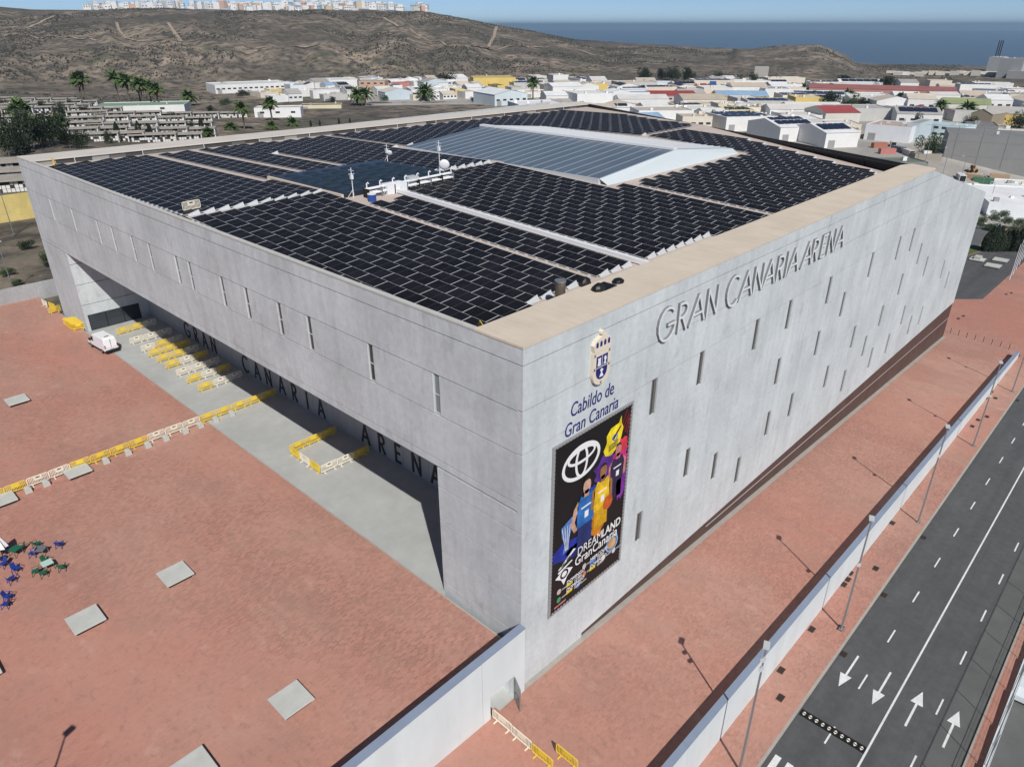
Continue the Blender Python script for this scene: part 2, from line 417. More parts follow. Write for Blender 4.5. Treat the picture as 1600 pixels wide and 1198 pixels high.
for pts, wd in [([(182, 36), (186, 48), (203, 62), (225, 66), (300, 66), (365, 68)], 4), ([(262, 36), (272, 50), (283, 66)], 5), ([(560, 28), (600, 29), (612, 36), (622, 42)], 5),
                ([(776, 42), (772, 58), (762, 75)], 5), ([(735, 72), (800, 72), (860, 73), (905, 79), (945, 89)], 5), ([(0, 59), (60, 61), (150, 64)], 4), ([(640, 45), (690, 66), (705, 70)], 3),
                ([(1235, 82), (1252, 80), (1260, 75)], 3), ([(450, 72), (495, 72)], 5), ([(40, 45), (85, 26)], 5)]:
    drape('dirt_track', [gp(*p) for p in pts], wd, M_TRACK, .5, kind='structure')
# scrub dots on the slopes
random.seed(3); mb = MB()
def blob(mb, p, s):
    vs = [(p.x + s * a * random.uniform(.7, 1.3), p.y + s * b * random.uniform(.7, 1.3), p.z + s * c * random.uniform(.7, 1.2)) for a, b, c in ((1, 0, 0), (-.5, .8, 0), (-.5, -.8, 0), (.1, .1, .9))]
    mb.add(vs, [(0, 1, 3), (1, 2, 3), (2, 0, 3)])
fd = math.atan2(FWD.y, FWD.x)
for _ in range(52000):
    a = random.uniform(-R(40), R(30)); r = 700 + 950 * random.random() ** .9
    x = CAM.x + r * math.cos(fd - a); y = CAM.y + r * math.sin(fd - a)
    if fbm(x * .009 + 9, y * .009) < .5: continue
    z = tz(x, y)
    if z < -9 and random.random() < .6: continue
    blob(mb, Vector((x, y, z)), random.uniform(.5, 1.9))
mb.build('hillside_scrub', mat('scrub', (.05, .05, .038), .95, noise=[(.05, .3, 4)]), label='low dark scrub dotted over the dry hillside', cat='scrub', kind='stuff')

# ------------------------------------------------------------------ plaza, pavements, road
PL = MB(); PL.add([(-140, .1, 0), (-.35, .1, 0), (-.35, 118, 0), (-140, 118, 0)], [(0, 1, 2, 3)]); PL.build('plaza', M_BRICK, kind='structure')
MB().box(-.35, 9.9, 9.0, 94.2, -.6, .004).build('grey_pavement', M_PAVE, kind='structure')
MB().box(-.5, -.35, .1, 106, -.4, .012).build('edge_strip', M_KERB, kind='structure')
MB().box(-141, -140, .1, 118, -12, 0).box(-140, -.5, 117.9, 118.1, -9, -.01).build('plaza_edge', M_CON2, kind='structure')
strip('walkway', M_BRICK, -140, 124.6, -12.62, .12, zi, kind='structure')
mb = MB()
def sheet(name, m, poly, zf, dz, kind='structure'):
    return MB().add([(x, y, zf(x) + dz) for x, y in poly], [tuple(range(len(poly)))]).build(name, m, kind=kind)
strip('forecourt', M_BRICK, 124.6, 262, -16.4, 15.2, zi, dz=-.004, kind='structure')
sheet('service_yard', M_ASPH, [(159.6, .7), (236, 1.5), (228, 10.5), (199, 15), (150, 42), (137, 25), (137, 20)], lambda x: zi(x), .004)
sheet('yard_ground', M_ASPH2, [(124.6, 15.2), (262, 15.2), (262, 60), (124.6, 60)], lambda x: zi(x), -.03)
strip('sidewalk', M_BRICK, -140, 124.6, -16.4, -13.1, zo, kind='structure')
strip('road', M_ASPH, -140, 262, -28.2, -16.62, zo, dz=-.13, kind='structure')
strip('road_patch', M_ASPH2, -140, 120, -28.2, -25.9, zo, dz=-.126, kind='structure')
strip('far_sidewalk', M_BRICK, -140, 262, -29.35, -28.35, zo, kind='structure')
def kerb(name, y0, y1, x0=-140, x1=262):
    k = 0; x = x0; par = thing(name, 'long pale stone kerb edging the %s' % ('red sidewalk by the white wall' if y0 > -20 else 'narrow sidewalk by the fence'), 'kerb')
    mb = MB(); xs = [x0 + 12.5 * i for i in range(int((x1 - x0) / 12.5) + 1)]
    for a, b in zip(xs, xs[1:]):
        mb.add([(a, y0, zo(a) - .3), (b, y0, zo(b) - .3), (b, y1, zo(b) - .3), (a, y1, zo(a) - .3), (a, y0, zo(a) + .006), (b, y0, zo(b) + .006), (b, y1, zo(b) + .006), (a, y1, zo(a) + .006)],
               [(4, 5, 6, 7), (0, 1, 5, 4), (2, 3, 7, 6)])
    mb.build('kerb_stone', M_KERB, par)
kerb('kerb', -16.62, -16.4); kerb('kerb', -28.35, -28.2)
def decal(name, poly, dz=-.122, m=M_PAINT, **k): return sheet(name, m, poly, zo, dz)
mk = MB()
strip('centre_line', M_PAINT, -140, 262, -22.28, -22.12, zo, dz=-.122, kind='structure')
for y, x0 in ((-19.45, 23.3), (-25.25, 25.2)):
    for i in range(-18, 30):
        x = x0 + 7.65 * i
        if -130 < x < 255: decal('lane_dash', [(x, y - .07), (x + 2.2, y - .07), (x + 2.2, y + .07), (x, y + .07)])
def arrow(x, y, d):
    L = 4.9; a = [(0, -.09), (3.1, -.09), (3.1, -.5), (L, 0), (3.1, .5), (3.1, .09), (0, .09)]
    decal('road_arrow', [(x + d * u, y + v) for u, v in a])
arrow(27.2, -18.05, -1); arrow(27.3, -20.9, -1); arrow(22.1, -23.7, 1); arrow(22.1, -26.6, 1)
for i in range(11): decal('zebra_bar', [(8.6, -17.0 - i * 1.0), (11.9, -17.0 - i * 1.0), (11.9, -17.5 - i * 1.0), (8.6, -17.5 - i * 1.0)])
# rubber speed hump with yellow chevrons
h = thing('speed_hump', 'black rubber speed hump with pale chevrons across the two lanes', 'speed hump')
zz = zo(17.3) - .13
b = MB(); pr = [(-.42, 0), (-.25, .05), (.25, .05), (.42, 0)]
b.add([(17.3 + u, y, zz + v) for y in (-22.1, -16.75) for u, v in pr], [(0, 1, 5, 4), (1, 2, 6, 5), (2, 3, 7, 6), (0, 3, 2, 1), (4, 5, 6, 7)]); b.build('rubber_body', M_BLK, h)
for i in range(10):
    y = -17.05 - i * .53
    for s in (-1, 1):
        MB().add([(17.3 + s * .05, y - .15, zz + .056), (17.3 + s * .05, y + .15, zz + .056), (17.3 + s * .23, y, zz + .056)], [(0, 1, 2)]).build('chevron', M_CRM, h)
# ------------------------------------------------------------------ white boundary wall beside the road
wl = thing('boundary_wall', 'long white rendered wall with blue-grey coping between walkway and road', 'wall')
for i in range(22):
    a, b_ = -140 + 12 * i, -140 + 12 * (i + 1) - .02
    if i == 21: b_ = 122.3
    mb = MB()
    for (y0, y1, l0, l1, nm, m) in ((-13.12, -12.62, None, 1.22, 'wall_panel', M_WWALL), (-13.15, -12.59, 1.22, 1.34, 'coping', M_BLUE)):
        q = []
        for x in (a, b_):
            lo = min(zo(x), zi(x)) - .5 if l0 is None else zi(x) + l0
            q += [(x, y0, lo), (x, y1, lo), (x, y1, zi(x) + l1), (x, y0, zi(x) + l1)]
        MB().add(q, [(0, 1, 2, 3), (7, 6, 5, 4), (0, 4, 5, 1), (1, 5, 6, 2), (2, 6, 7, 3), (3, 7, 4, 0)]).build(nm, m, wl)
# ------------------------------------------------------------------ plaza retaining wall with doorway
rw = thing('retaining_wall', 'tall white retaining wall with blue-grey coping holding up the brick plaza', 'wall')
def rwseg(x0, x1, z0, z1, nm='wall_panel'): MB().box(x0, x1, -.45, .1, z0, z1).build(nm, M_WWALL, rw)
for i in range(11): rwseg(-140 + 12.3 * i, -140 + 12.3 * (i + 1) - .02, -6, 2.25)
rwseg(-4.68, -3.9, -6, 2.25); rwseg(-3.9, -1.15, -1.85, 2.25); rwseg(-1.15, -.02, -6, 2.25)
MB().box(-140, -.02, -.48, .13, 2.25, 2.38).build('coping', M_BLUE, rw)
MB().box(-4.2, -3.95, .12, 1.2, -6, -1.7).box(-1.1, -.85, .12, 1.2, -6, -1.7).box(-4.2, -.85, 1.2, 1.4, -6, -1.7).box(-4.2, -.85, .12, 1.2, -1.7, -1.6).build('doorway_recess', M_WWALL, rw)
sheet_r = MB().add([(-4, -.4, zi(-2.5) + .02), (-1, -.4, zi(-2.5) + .02), (-1, 1.25, zi(-2.5) + .02), (-4, 1.25, zi(-2.5) + .02)], [(0, 1, 2, 3)]).build('doorway_floor', M_PAVE, rw)
dr = thing('open_door', 'open grey metal framed glass door in the white retaining wall', 'door', (-1.2, -.5, zi(-1.2)), R(62))
MB().box(-1.25, -1.17, -.05, .05, 0, 2.45).box(-.08, 0, -.05, .05, 0, 2.45).box(-1.17, -.08, -.05, .05, 2.37, 2.45).box(-1.17, -.08, -.05, .05, 1.1, 1.2).box(-1.17, -.08, -.05, .05, 0, .1).build('frame', M_STEEL, dr)
MB().box(-1.17, -.08, -.015, .015, .1, 1.1).build('pane', M_GLZ, dr); MB().box(-1.17, -.08, -.015, .015, 1.2, 2.37).build('pane', M_GLZ, dr)
MB().tube([(-1.1, -.09, 1.1), (-1.1, -.09, 1.35)], .02).build('handle', M_DARK, dr)
# ------------------------------------------------------------------ fence on the far side of the road
fn = thing('roadside_fence', 'tall grey post fence on a low wall along the far sidewalk', 'fence')
for i in range(-20, 30):
    x = 12 + 5.0 * i; z = zo(x)
    MB().box(x, x + 4.98, -29.75, -29.38, z - 4, z + .45).build('low_wall', M_WWALL, fn)
    MB().tube([(x + .1, -29.55, z + .4), (x + .1, -29.55, z + 4.1)], .035, 5).build('post', M_STEEL, fn)
    MB().tube([(x + 2.6, -29.55, z + .4), (x + 2.6, -29.55, z + 2.1)], .03, 5).build('post', M_STEEL, fn)
    rl = MB(); x2 = x + 5
    for hh in (.6, 2.05, 4.08): rl.tube([(x, -29.55, z + hh), (x2, -29.55, zo(x2) + hh)], .018, 4)
    for k in range(25): rl.tube([(x + .2 * k, -29.55, z + .6), (x + .2 * k, -29.55, z + 2.05)], .008, 3)
    for k in range(4): rl.tube([(x, -29.55, z + .9 + .3 * k), (x2, -29.55, zo(x2) + .9 + .3 * k)], .007, 3)
    rl.build('wire_infill', M_STEEL, fn)
strip('lower_yard', M_ASPH2, -140, 262, -70, -29.75, lambda x: zo(x) - 3.2, kind='structure')
# ------------------------------------------------------------------ drain grates and covers
def grate(x, y, zf, sx, sy, lab, dz=.006):
    g = thing('drain_grate', lab, 'grate', (x, y, zf(x) + dz), group='drain covers set into the ground')
    MB().box(-sx / 2, sx / 2, -sy / 2, sy / 2, -.02, .004).build('frame', mat('rusty_iron', (.07, .045, .035), .8), g)
    mb = MB()
    for k in range(5): mb.box(-sx / 2 + .05, sx / 2 - .05, -sy / 2 + sy * (k + .35) / 5, -sy / 2 + sy * (k + .75) / 5, 0, .012)
    mb.build('bars', M_BLK, g)
for px, py in [(1268, 983), (1220, 1047), (1219, 1090), (1328, 895), (1324, 905), (1318, 913), (1368, 888), (1394, 817), (1313, 981), (1528, 656), (1542, 651), (1519, 666), (1555, 622), (1549, 612), (1540, 622)]:
    p = onz(px, py, zo); grate(p.x, p.y, zo, .95, .55, 'small dark drain cover in the red sidewalk below the white wall')
for px, py in [(1322, 1022), (1384, 929), (1443, 838), (1588, 624)]:
    p = onz(px, py, zo); grate(p.x, -16.95, zo, .8, .55, 'square black gully grate in the road against the kerb', -.12)
MB().prism([(.45 * math.cos(R(20 * i)), .45 * math.sin(R(20 * i))) for i in range(18)], .01, 'z').build('manhole_cover', mat('cast_iron', (.05, .05, .05), .7), None, (*onz(1430, 986, zo).xy, zo(36) - .127), label='round dark manhole cover in the asphalt lane', cat='manhole cover')
for px, py in [(1497, 498), (1505, 494), (1572, 460), (1580, 458)]:
    p = onz(px, py, zi); grate(p.x, p.y, zi, 1.3, .5, 'thin dark drain slot in the red forecourt past the arena')

# ================================================================== THE ARENA
H = 25.74
CRS = [25.60, 24.43, 21.11, 17.75, 14.35, 11.03, 7.7, 4.4, 1.1, -2.35, -4.5]
ar = thing('arena', 'huge pale concrete sports arena with sloping end and solar covered roof', 'arena')
# ---- right facade (plane y=0), stacked concrete courses with window slits
WIN = {3: [16.2, 23.85, 34.6, 42.2, 53.0, 66.7, 77.3, 83.3], 4: [59.0, 89.4], 5: [42.0, 52.8, 83.1, 95.15], 6: [23.6, 66.3, 77.1, 107.4], 7: [15.9, 29.7, 41.9, 48.1, 58.8, 72.45, 89.2, 113.2], 8: [35.7, 66.4, 77.0, 84.3, 95.0, 100.8]}
XE = 124.4; SLP = (25.74 - 16.84) / (XE - 85)
G_ = .085
for i in range(len(CRS) - 1):
    z1, z0 = CRS[i] - G_, CRS[i + 1]
    if i == 0: z1 = CRS[0]
    xs = [0.0]
    for wx in WIN.get(i, []): xs += [wx - .47, wx + .47]
    xs.append(XE); mb = MB()
    for a, b_ in zip(xs[::2], xs[1::2]):
        pl = clip([(a, z0), (b_, z0), (b_, z1), (a, z1)], SLP, 1, 25.60 + SLP * 85)
        if len(pl) > 2: mb.prism(pl, .5, 'y', 0)
    mb.build('concrete_course', M_CON, ar)
    for wx in WIN.get(i, []):
        wn = MB().box(wx - .47, wx + .47, .14, .18, z0, z1 + .02).build('window', M_INFILL, ar)
        MB().box(wx - .03, wx + .03, .11, .14, z0, z1).build('mullion', M_DARK, wn)
core = clip([(.6, -4.4), (XE - .3, -4.4), (XE - .3, 25.5), (.6, 25.5)], SLP, 1, 25.4 + SLP * 85)
MB().prism(core, .4, 'y', .5).build('inner_wall', M_DARK, ar)
# brown stone plinth below the courses
for i in range(40):
    a = 6 + 2.96 * i; b_ = a + 2.93
    q = []
    for x in (a, b_): q += [(x, .1, zi(x) - .4), (x, .4, zi(x) - .4), (x, .4, -4.52), (x, .1, -4.52)]
    if zi(a) < -4.9: MB().add(q, [(0, 1, 2, 3), (7, 6, 5, 4), (0, 4, 5, 1), (1, 5, 6, 2), (2, 6, 7, 3), (3, 7, 4, 0)]).build('plinth_panel', M_PLINTH, ar)
for f_ in (.45,):
    x0 = 30; MB().tube([(x0, .08, zi(x0) + (-4.5 - zi(x0)) * (1 - f_)), (XE, .08, zi(XE) + (-4.5 - zi(XE)) * (1 - f_))], .035, 4).build('handrail', M_LGREY, ar)
MB().box(0, 8, .02, .6, -8, -4.52).build('foundation', M_CON, ar)
strip('foundation_kerb', M_KERB, 0, XE, -.45, .1, zi, dz=.02, parent=ar)
MB().box(XE - .5, XE, .5, 100, -14, 16.5).build('rear_wall', M_CON, ar)
# sloping rear roof beyond the parapet
MB().add([(85, .5, 25.4), (XE, .5, 16.6), (XE, 100, 16.6), (128, 98.5, 25.4)], [(0, 1, 2, 3)]).build('rear_slope', M_CON, ar)
MB().add([(XE, 100, 16.6), (128, 98.5, 25.4), (XE, 99.2, -14)], [(0, 1, 2)]).build('rear_gable', M_CON, ar)
# ---- left facade (plane x=0)
LW = [94.8, 85.5, 76.0, 70.9, 64.6, 59.5, 52.3, 49.0, 41.7, 36.7, 30.6, 25.6, 16.65, 8.65]
YL = 105.8; OZ = 12.87; OY0, OY1 = 9.05, 94.1
LC = [25.60, 24.43, 21.0, 17.65, 13.55, OZ]
for i in range(5):
    z1, z0 = LC[i] - (G_ if i else 0), LC[i + 1]
    ys = [.5]
    if i == 2:
        for wy in sorted(LW): ys += [wy - .36, wy + .36]
    ys.append(YL); mb = MB()
    for a, b_ in zip(ys[::2], ys[1::2]): mb.box(0, .5, a, b_, z0, z1)
    mb.build('concrete_course', M_CON, ar)
    if i == 2:
        for k, wy in enumerate(sorted(LW)):
            wn = MB().box(.14, .18, wy - .36, wy + .36, z0, z1).build('window', M_GLZ if k == 0 else M_GLASS, ar)
            MB().box(.06, .14, wy + .29, wy + .36, z0, z1).box(.06, .14, wy - .36, wy - .31, z0, z1).box(.06, .14, wy - .31, wy + .29, z0, z0 + .08).build('frame', M_LGREY, wn)
            MB().box(.09, .14, wy - .31, wy + .29, z0 + 1.55, z0 + 1.63).build('transom', M_LGREY, wn)
for (y0, y1, x1) in ((.5, OY0, 10.2), (OY1, YL, 10.2)):
    zs = [OZ - G_, 11.03, 7.7, 4.4, 1.1 if y0 < 1 else .0, -6]
    for a, b_ in zip(zs[1:], zs): 
        if b_ - a < .2: continue
        MB().box(0, x1, y0, y1, a, b_ - G_).build('concrete_course', M_CON, ar)
MB().box(.5, .9, 1, 105, OZ + .1, 25.4).build('inner_wall', M_DARK, ar)
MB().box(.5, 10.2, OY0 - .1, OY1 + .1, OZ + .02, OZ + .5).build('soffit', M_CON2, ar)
MB().box(0.6, 125, 105.2, 105.7, -14, 25.4).build('rear_wall', M_CON, ar)
# entrance wall of tall dark panels with letters
M_EP = mat('dark_fibre_panel', (.36, .36, .355), .7, noise=[((.5, .5, .1), .12, 5)])
n = 58; dy = (OY1 - OY0) / n
for i in range(n): MB().box(9.75, 10.1, OY0 + dy * i + .02, OY0 + dy * (i + 1) - .02, .01, OZ).build('wall_panel', M_EP, ar)
MB().box(10.1, 10.2, OY0, OY1, 0, OZ).build('inner_wall', M_DARK, ar)
LY = [('G', 79.6), ('R', 76.6), ('A', 73.7), ('N', 70.9), ('C', 61.4), ('A', 58.2), ('N', 55.2), ('A', 51.8), ('R', 48.7), ('I', 45.7), ('A', 42.6), ('A', 33.5), ('R', 30.4), ('E', 27.5), ('N', 24.3), ('A', 21.2)]
M_LB = mat('black_letter', (.03, .03, .031), .6)
for ch, y in LY:
    lm = letter(ch, 2.35, .3, .06, .85); wdt = GLY[ch][0] * 2.35 * .85
    lm.v = [(9.74 + v[1], y + wdt / 2 - v[0], v[2] + .35) for v in lm.v]
    lm.build('entrance_letter', M_LB, ar)
# glass doors at the end of the recess
gd = MB().box(.45, 8.3, OY1 - .06, OY1 - .02, .08, 2.65).build('glass_front', M_DARK, ar)
for k in range(3): MB().box(.55 + 2.6 * k, 3.0 + 2.6 * k, OY1 - .1, OY1 - .06, .15, 2.58).build('pane', M_GLASS, gd)
# ---- copings and parapets
MB().box(-.03, .42, 4.45, 99.5, 25.60, 25.74).build('coping', M_SLAB, ar)
MB().add([(-.04, -.04, 25.6), (86, -.04, 25.6), (87.6, 3.6, 25.6), (85.4, 4.45, 25.6), (-.04, 4.45, 25.6), (-.04, -.04, 25.76), (86, -.04, 25.76), (87.6, 3.6, 25.76), (85.4, 4.45, 25.76), (-.04, 4.45, 25.76)],
         [(4, 3, 2, 1, 0), (5, 6, 7, 8, 9), (0, 1, 6, 5), (1, 2, 7, 6), (2, 3, 8, 7), (3, 4, 9, 8), (4, 0, 5, 9)]).build('coping', M_COPE, ar)
MB().box(.75, 85, 4.1, 4.4, 23, 25.6).build('parapet', M_COPE, ar)
def yb(x): return 105.8 - 7.3 * x / 128
for (o0, o1, z0, z1, nm, m) in ((0, -6.3, 25.6, 25.78, 'coping', mat('pale_coping', (.60, .56, .50), .8, noise=[(.3, .08, 5)])),):
    MB().add([(-.04, yb(0), z0), (128, yb(128), z0), (128, yb(128) + o1, z0), (-.04, yb(0) + o1, z0), (-.04, yb(0), z1), (128, yb(128), z1), (128, yb(128) + o1, z1), (-.04, yb(0) + o1, z1)],
             [(0, 3, 2, 1), (4, 5, 6, 7), (0, 1, 5, 4), (1, 2, 6, 5), (2, 3, 7, 6), (3, 0, 4, 7)]).build(nm, m, ar)
MB().box(.6, 127, 97, 97.1, 20, 20.1)
random.seed(5)
PG = [mat('parapet_grey', (.12, .12, .118), .7), mat('parapet_dark', (.06, .06, .06), .7), mat('parapet_pale', (.3, .3, .29), .7)]
for i in range(50):
    a = 1 + 2.5 * i; b_ = a + 2.46
    m = random.choice([PG[0], PG[0], PG[1], PG[1], PG[2]])
    MB().add([(a, yb(a) - 6.1, 23.5), (b_, yb(b_) - 6.1, 23.5), (b_, yb(b_) - 6.1, 25.6), (a, yb(a) - 6.1, 25.6), (a, yb(a) - 5.8, 23.5), (b_, yb(b_) - 5.8, 23.5), (b_, yb(b_) - 5.8, 25.6), (a, yb(a) - 5.8, 25.6)],
             [(0, 1, 2, 3), (7, 6, 5, 4), (0, 4, 5, 1), (1, 5, 6, 2), (2, 6, 7, 3), (3, 7, 4, 0)]).build('parapet_panel', m, ar)
    if i % 4 == 2: MB().tube([(a, yb(a) - 6.25, 24), (a, yb(a) - 6.25, 25.75)], .07, 6).build('vent_pipe', M_LGREY, ar)
# dark steel rear parapet running aslant
def xb(y): return 85 + 43 * y / 98.5
ys = [1.5 + 4.85 * i for i in range(21)]
M_RST = mat('dark_rusted_steel', (.022, .018, .016), .7, noise=[(1, .3, 4)])
for a, b_ in zip(ys, ys[1:]):
    for (o, z0, z1, nm, m) in ((0, 25.05, 25.75, 'fascia_beam', M_DARK), (.45, 23.2, 25.05, 'parapet_panel', M_RST)):
        q = []
        for y in (a, b_ - .05): q += [(xb(y) + o, y, z0), (xb(y) + o + .3, y, z0), (xb(y) + o + .3, y, z1), (xb(y) + o, y, z1)]
        MB().add(q, [(0, 1, 2, 3), (7, 6, 5, 4), (0, 4, 5, 1), (1, 5, 6, 2), (2, 6, 7, 3), (3, 7, 4, 0)]).build(nm, m, ar)
    MB().box(xb(a) + .1, xb(a) + .3, a - .1, a + .1, 23.2, 25.05).build('parapet_post', M_DARK, ar)
# ---- roof deck: two gentle falls from a ridge
YR = 48.4
def zr(y): return 25.83 - .042 * (YR - y) if y < YR else 25.83 - .018 * (y - YR)
mb = MB(); row = [2.4, YR, 100]
mb.add([(.5, 2.4, zr(2.4)), (86.5, 2.4, zr(2.4)), (106.5, YR, zr(YR)), (128, 99.6, zr(99.6)), (.5, 99.6, zr(99.6)), (.5, YR, zr(YR))], [(0, 1, 2, 5), (5, 2, 3, 4)])
mb.build('roof_deck', M_DECK, ar)
# ---- big roof lantern: glazed slope and sheet slope
SK = thing('roof_lantern', 'large gabled roof lantern with blue-grey glazed slope and white end', 'roof lantern', (0, 0, 0))
M_LANT = mat('pale_blue_sheet', (.56, .62, .64), .55)
SX0, SX1, SXR, SY0, SY1, SZR = 47.2, 83.2, 65.6, 29.8, 70.2, 27.45
zb_ = 24.9
MB().add([(SX0, SY0, zb_), (SX1, SY0, zb_), (SX1, SY0, 25.7), (SXR, SY0, SZR), (SX0, SY0, 25.75)], [(0, 1, 2, 3, 4)]).build('end_gable', M_LANT, SK)
MB().add([(SX0, SY1, zb_), (SX1, SY1, zb_), (SX1, SY1, 25.7), (SXR, SY1, SZR), (SX0, SY1, 25.75)], [(0, 1, 2, 3, 4)]).build('end_gable', M_LANT, SK)
MB().box(SX0 - .25, SX0, SY0, SY1, 24.7, 25.78).build('gutter', M_LGREY, SK)
M_SKG = mat('lantern_glass', (.115, .15, .19), .35, noise=[(.15, .12, 4)], spec=.5)
nG = 20; gy = (SY1 - SY0) / nG
sl = (SZR - 25.75) / (SXR - SX0)
for i in range(nG):
    y0, y1 = SY0 + gy * i + .02, SY0 + gy * (i + 1) - .02
    MB().add([(SX0, y0, 25.77), (SXR - .9, y0, SZR - .9 * sl + .02), (SXR - .9, y1, SZR - .9 * sl + .02), (SX0, y1, 25.77)], [(0, 1, 2, 3)]).build('glass_bay', M_SKG, SK)
    q = []
    for y in (SY0 + gy * i - .05, SY0 + gy * i + .05): q += [(SX0, y, 25.75), (SXR - .9, y, SZR - .9 * sl), (SXR - .9, y, SZR - .9 * sl + .07), (SX0, y, 25.82)]
    MB().add(q, [(0, 1, 2, 3), (7, 6, 5, 4), (3, 2, 6, 7)]).build('glazing_bar', mat('glazing_bar', (.3, .35, .39), .5), SK)
MB().add([(SX0, SY0, 25.72), (SXR, SY0, SZR - .03), (SXR, SY1, SZR - .03), (SX0, SY1, 25.72)], [(0, 1, 2, 3)]).build('underlay', M_DARK, SK)
MB().box(SXR - .8, SXR + .15, SY0 - .1, SY1 + .1, SZR - .02, SZR + .3).build('ridge_cap', M_WHITE, SK)
MB().box(SX0, SXR - .2, SY0 - .35, SY0 - .04, 25.0, 25.2)
for i in range(34):
    y0 = SY0 + (SY1 - SY0) * i / 34; y1 = y0 + (SY1 - SY0) / 34 - .12
    MB().add([(SXR, y0, SZR + .03), (SX1, y0, 25.73), (SX1, y1, 25.73), (SXR, y1, SZR + .03), (SXR, y1 + .06, SZR + .12), (SX1, y1 + .06, 25.82)], [(0, 1, 2, 3), (3, 2, 5, 4)]).build('roof_sheet', M_LGREY, SK)
MB().add([(SXR, SY0, SZR - .01), (SX1, SY0, 25.69), (SX1, SY1, 25.69), (SXR, SY1, SZR - .01)], [(0, 1, 2, 3)]).build('underlay', M_LGREY, SK)
# sloping flank (white apron running to the far corner)
MB().add([(SX0, SY0 - .02, 24.9), (SX1, SY0 - .02, 24.9), (SX1, SY0 - .02, 25.72), (SXR, SY0 - .02, SZR + .01), (SX0, SY0 - .02, 25.76), (SX0 + .3, SY0 - 1.2, 25.0), (SX1, SY0 - 1.2, 25.0)], [(4, 3, 5), (3, 2, 6, 5)]).build('apron', M_LANT, SK)
# ---- solar array
PLn, PWd, RISE = 2.47, 1.6, .15
pm = MB()
pm.add([(-PWd, 0, 0), (0, 0, RISE), (0, PLn, RISE), (-PWd, PLn, 0), (-PWd, 0, -.05), (0, 0, RISE - .05), (0, PLn, RISE - .05), (-PWd, PLn, -.05)],
       [(0, 1, 2, 3), (4, 7, 6, 5), (0, 4, 5, 1), (1, 5, 6, 2), (2, 6, 7, 3), (3, 7, 4, 0)])
pme = pm.mesh('solar_panel'); pme.materials.append(M_PANEL)
def puv(me, npan):
    u = me.uv_layers.new(name='UVMap')
    for p in me.polygons:
        for li in p.loop_indices:
            k = me.loops[li].vertex_index % 8 % 4
            u.data[li].uv = [(0, 0), (0, 1), (1, 1), (1, 0)][k]
puv(pme, 1)
SOL = thing('solar_array', 'black solar panel array in tilted rows covering the arena roof', 'solar panels')
def inrect(x, y, r): return r[0] < x < r[1] and r[2] < y < r[3]
slots = []; fins = []; clips = MB()
def addrow(xh, y0, y1, off):
    run = []; y = y0; first = bool(off)
    while True:
        k = .5 if first else 1.0; first = False
        if y + PLn * k > y1 + .01:
            k = .5
            if y + PLn * k > y1 + .01: break
        c = (xh - .7, y + PLn * k / 2); ye = y + PLn * k
        bad = inrect(c[0], c[1], (45.6, 85.3, 27.3, 71.6)) or inrect(c[0], c[1], (16.6, 34.9, 43.2, 60.6)) or c[0] > xb(c[1]) - 3.4 or ye > yb(xh) - 7.6 or (c[0] > 83 and c[1] < 7)
        bad = bad or inrect(c[0], c[1], (17.2, 25.5, 40.2, 48))
        if not bad:
            slots.append((xh, y, k))
            if not run: fins.append((xh, y, -1))
            run.append(ye)
        elif run: fins.append((xh, run[-1], 1)); run = []
        y += PLn * k + .025
    if run: fins.append((xh, run[-1], 1))
near = [2.1] + [3.75 + 1.65 * i for i in range(9)] + [19.7, 21.4, 23.1] + [27.1 + 1.7 * i for i in range(42) if i != 14]
for i, xh in enumerate(near): addrow(xh, 4.9 if xh < 9.2 or xh > 37.5 else 8.0, 47.95, (i % 2) * 1.24)
for i in range(67):
    xh = 2.1 + 1.68 * i
    segs = [(48.75, 99)]
    if i in (9, 13): segs = [(48.75, 61)]
    if i == 17: segs = [(48.75, 62), (82, 99)]
    if i == 28: segs = [(48.75, 72)]
    for a, b_ in segs: addrow(xh, a, b_, (i % 2) * 1.24)
slots.sort(key=lambda s: (Vector((s[0], s[1], 25)) - CAM).length)
for (x, y, k) in slots[:300]:
    o = bpy.data.objects.new('solar_panel', pme); COL.objects.link(o); o.parent = SOL
    o.scale = (1, k, 1); o.location = (x, y, zr(y) + .14); o.rotation_euler = (math.atan(.042 if y < YR else -.018), 0, 0)
rest = MB()
for (x, y, k) in slots[300:]:
    s = .042 if y < YR else -.018; z = zr(y) + .14
    rest.add([(v[0] + x, v[1] * k + y, v[2] + z + s * v[1] * k) for v in pm.v], pm.f)
me = bpy.data.meshes.new('solar_panels'); me.from_pydata(rest.v, [], rest.f); me.materials.append(M_PANEL); puv(me, 1)
link('solar_panels', me, SOL, kind='stuff')
fm = MB(); fm.add([(-1.25, 0, .02), (0, 0, .02), (0, 0, RISE + .22), (-.2, 0, RISE + .17), (-1.25, 0, .06), (-1.3, -.3, -.1), (.0, -.3, -.1)], [(0, 1, 2, 3, 4), (4, 3, 2, 6, 5), (2, 1, 6), (0, 4, 5)])
fme = fm.mesh('wind_deflector'); fme.materials.append(M_LGREY)
fins.sort(key=lambda f: f[0] + f[1])
for (x, y, d) in [f for f in fins if f[2] < 0 or (45 < f[1] < 50)][:110]:
    o = bpy.data.objects.new('wind_deflector', fme); COL.objects.link(o); o.parent = SOL
    o.location = (x, y - .02 if d < 0 else y + .02, zr(y) + .1); o.scale = (1, 1 if d < 0 else -1, 1)
rl = MB()
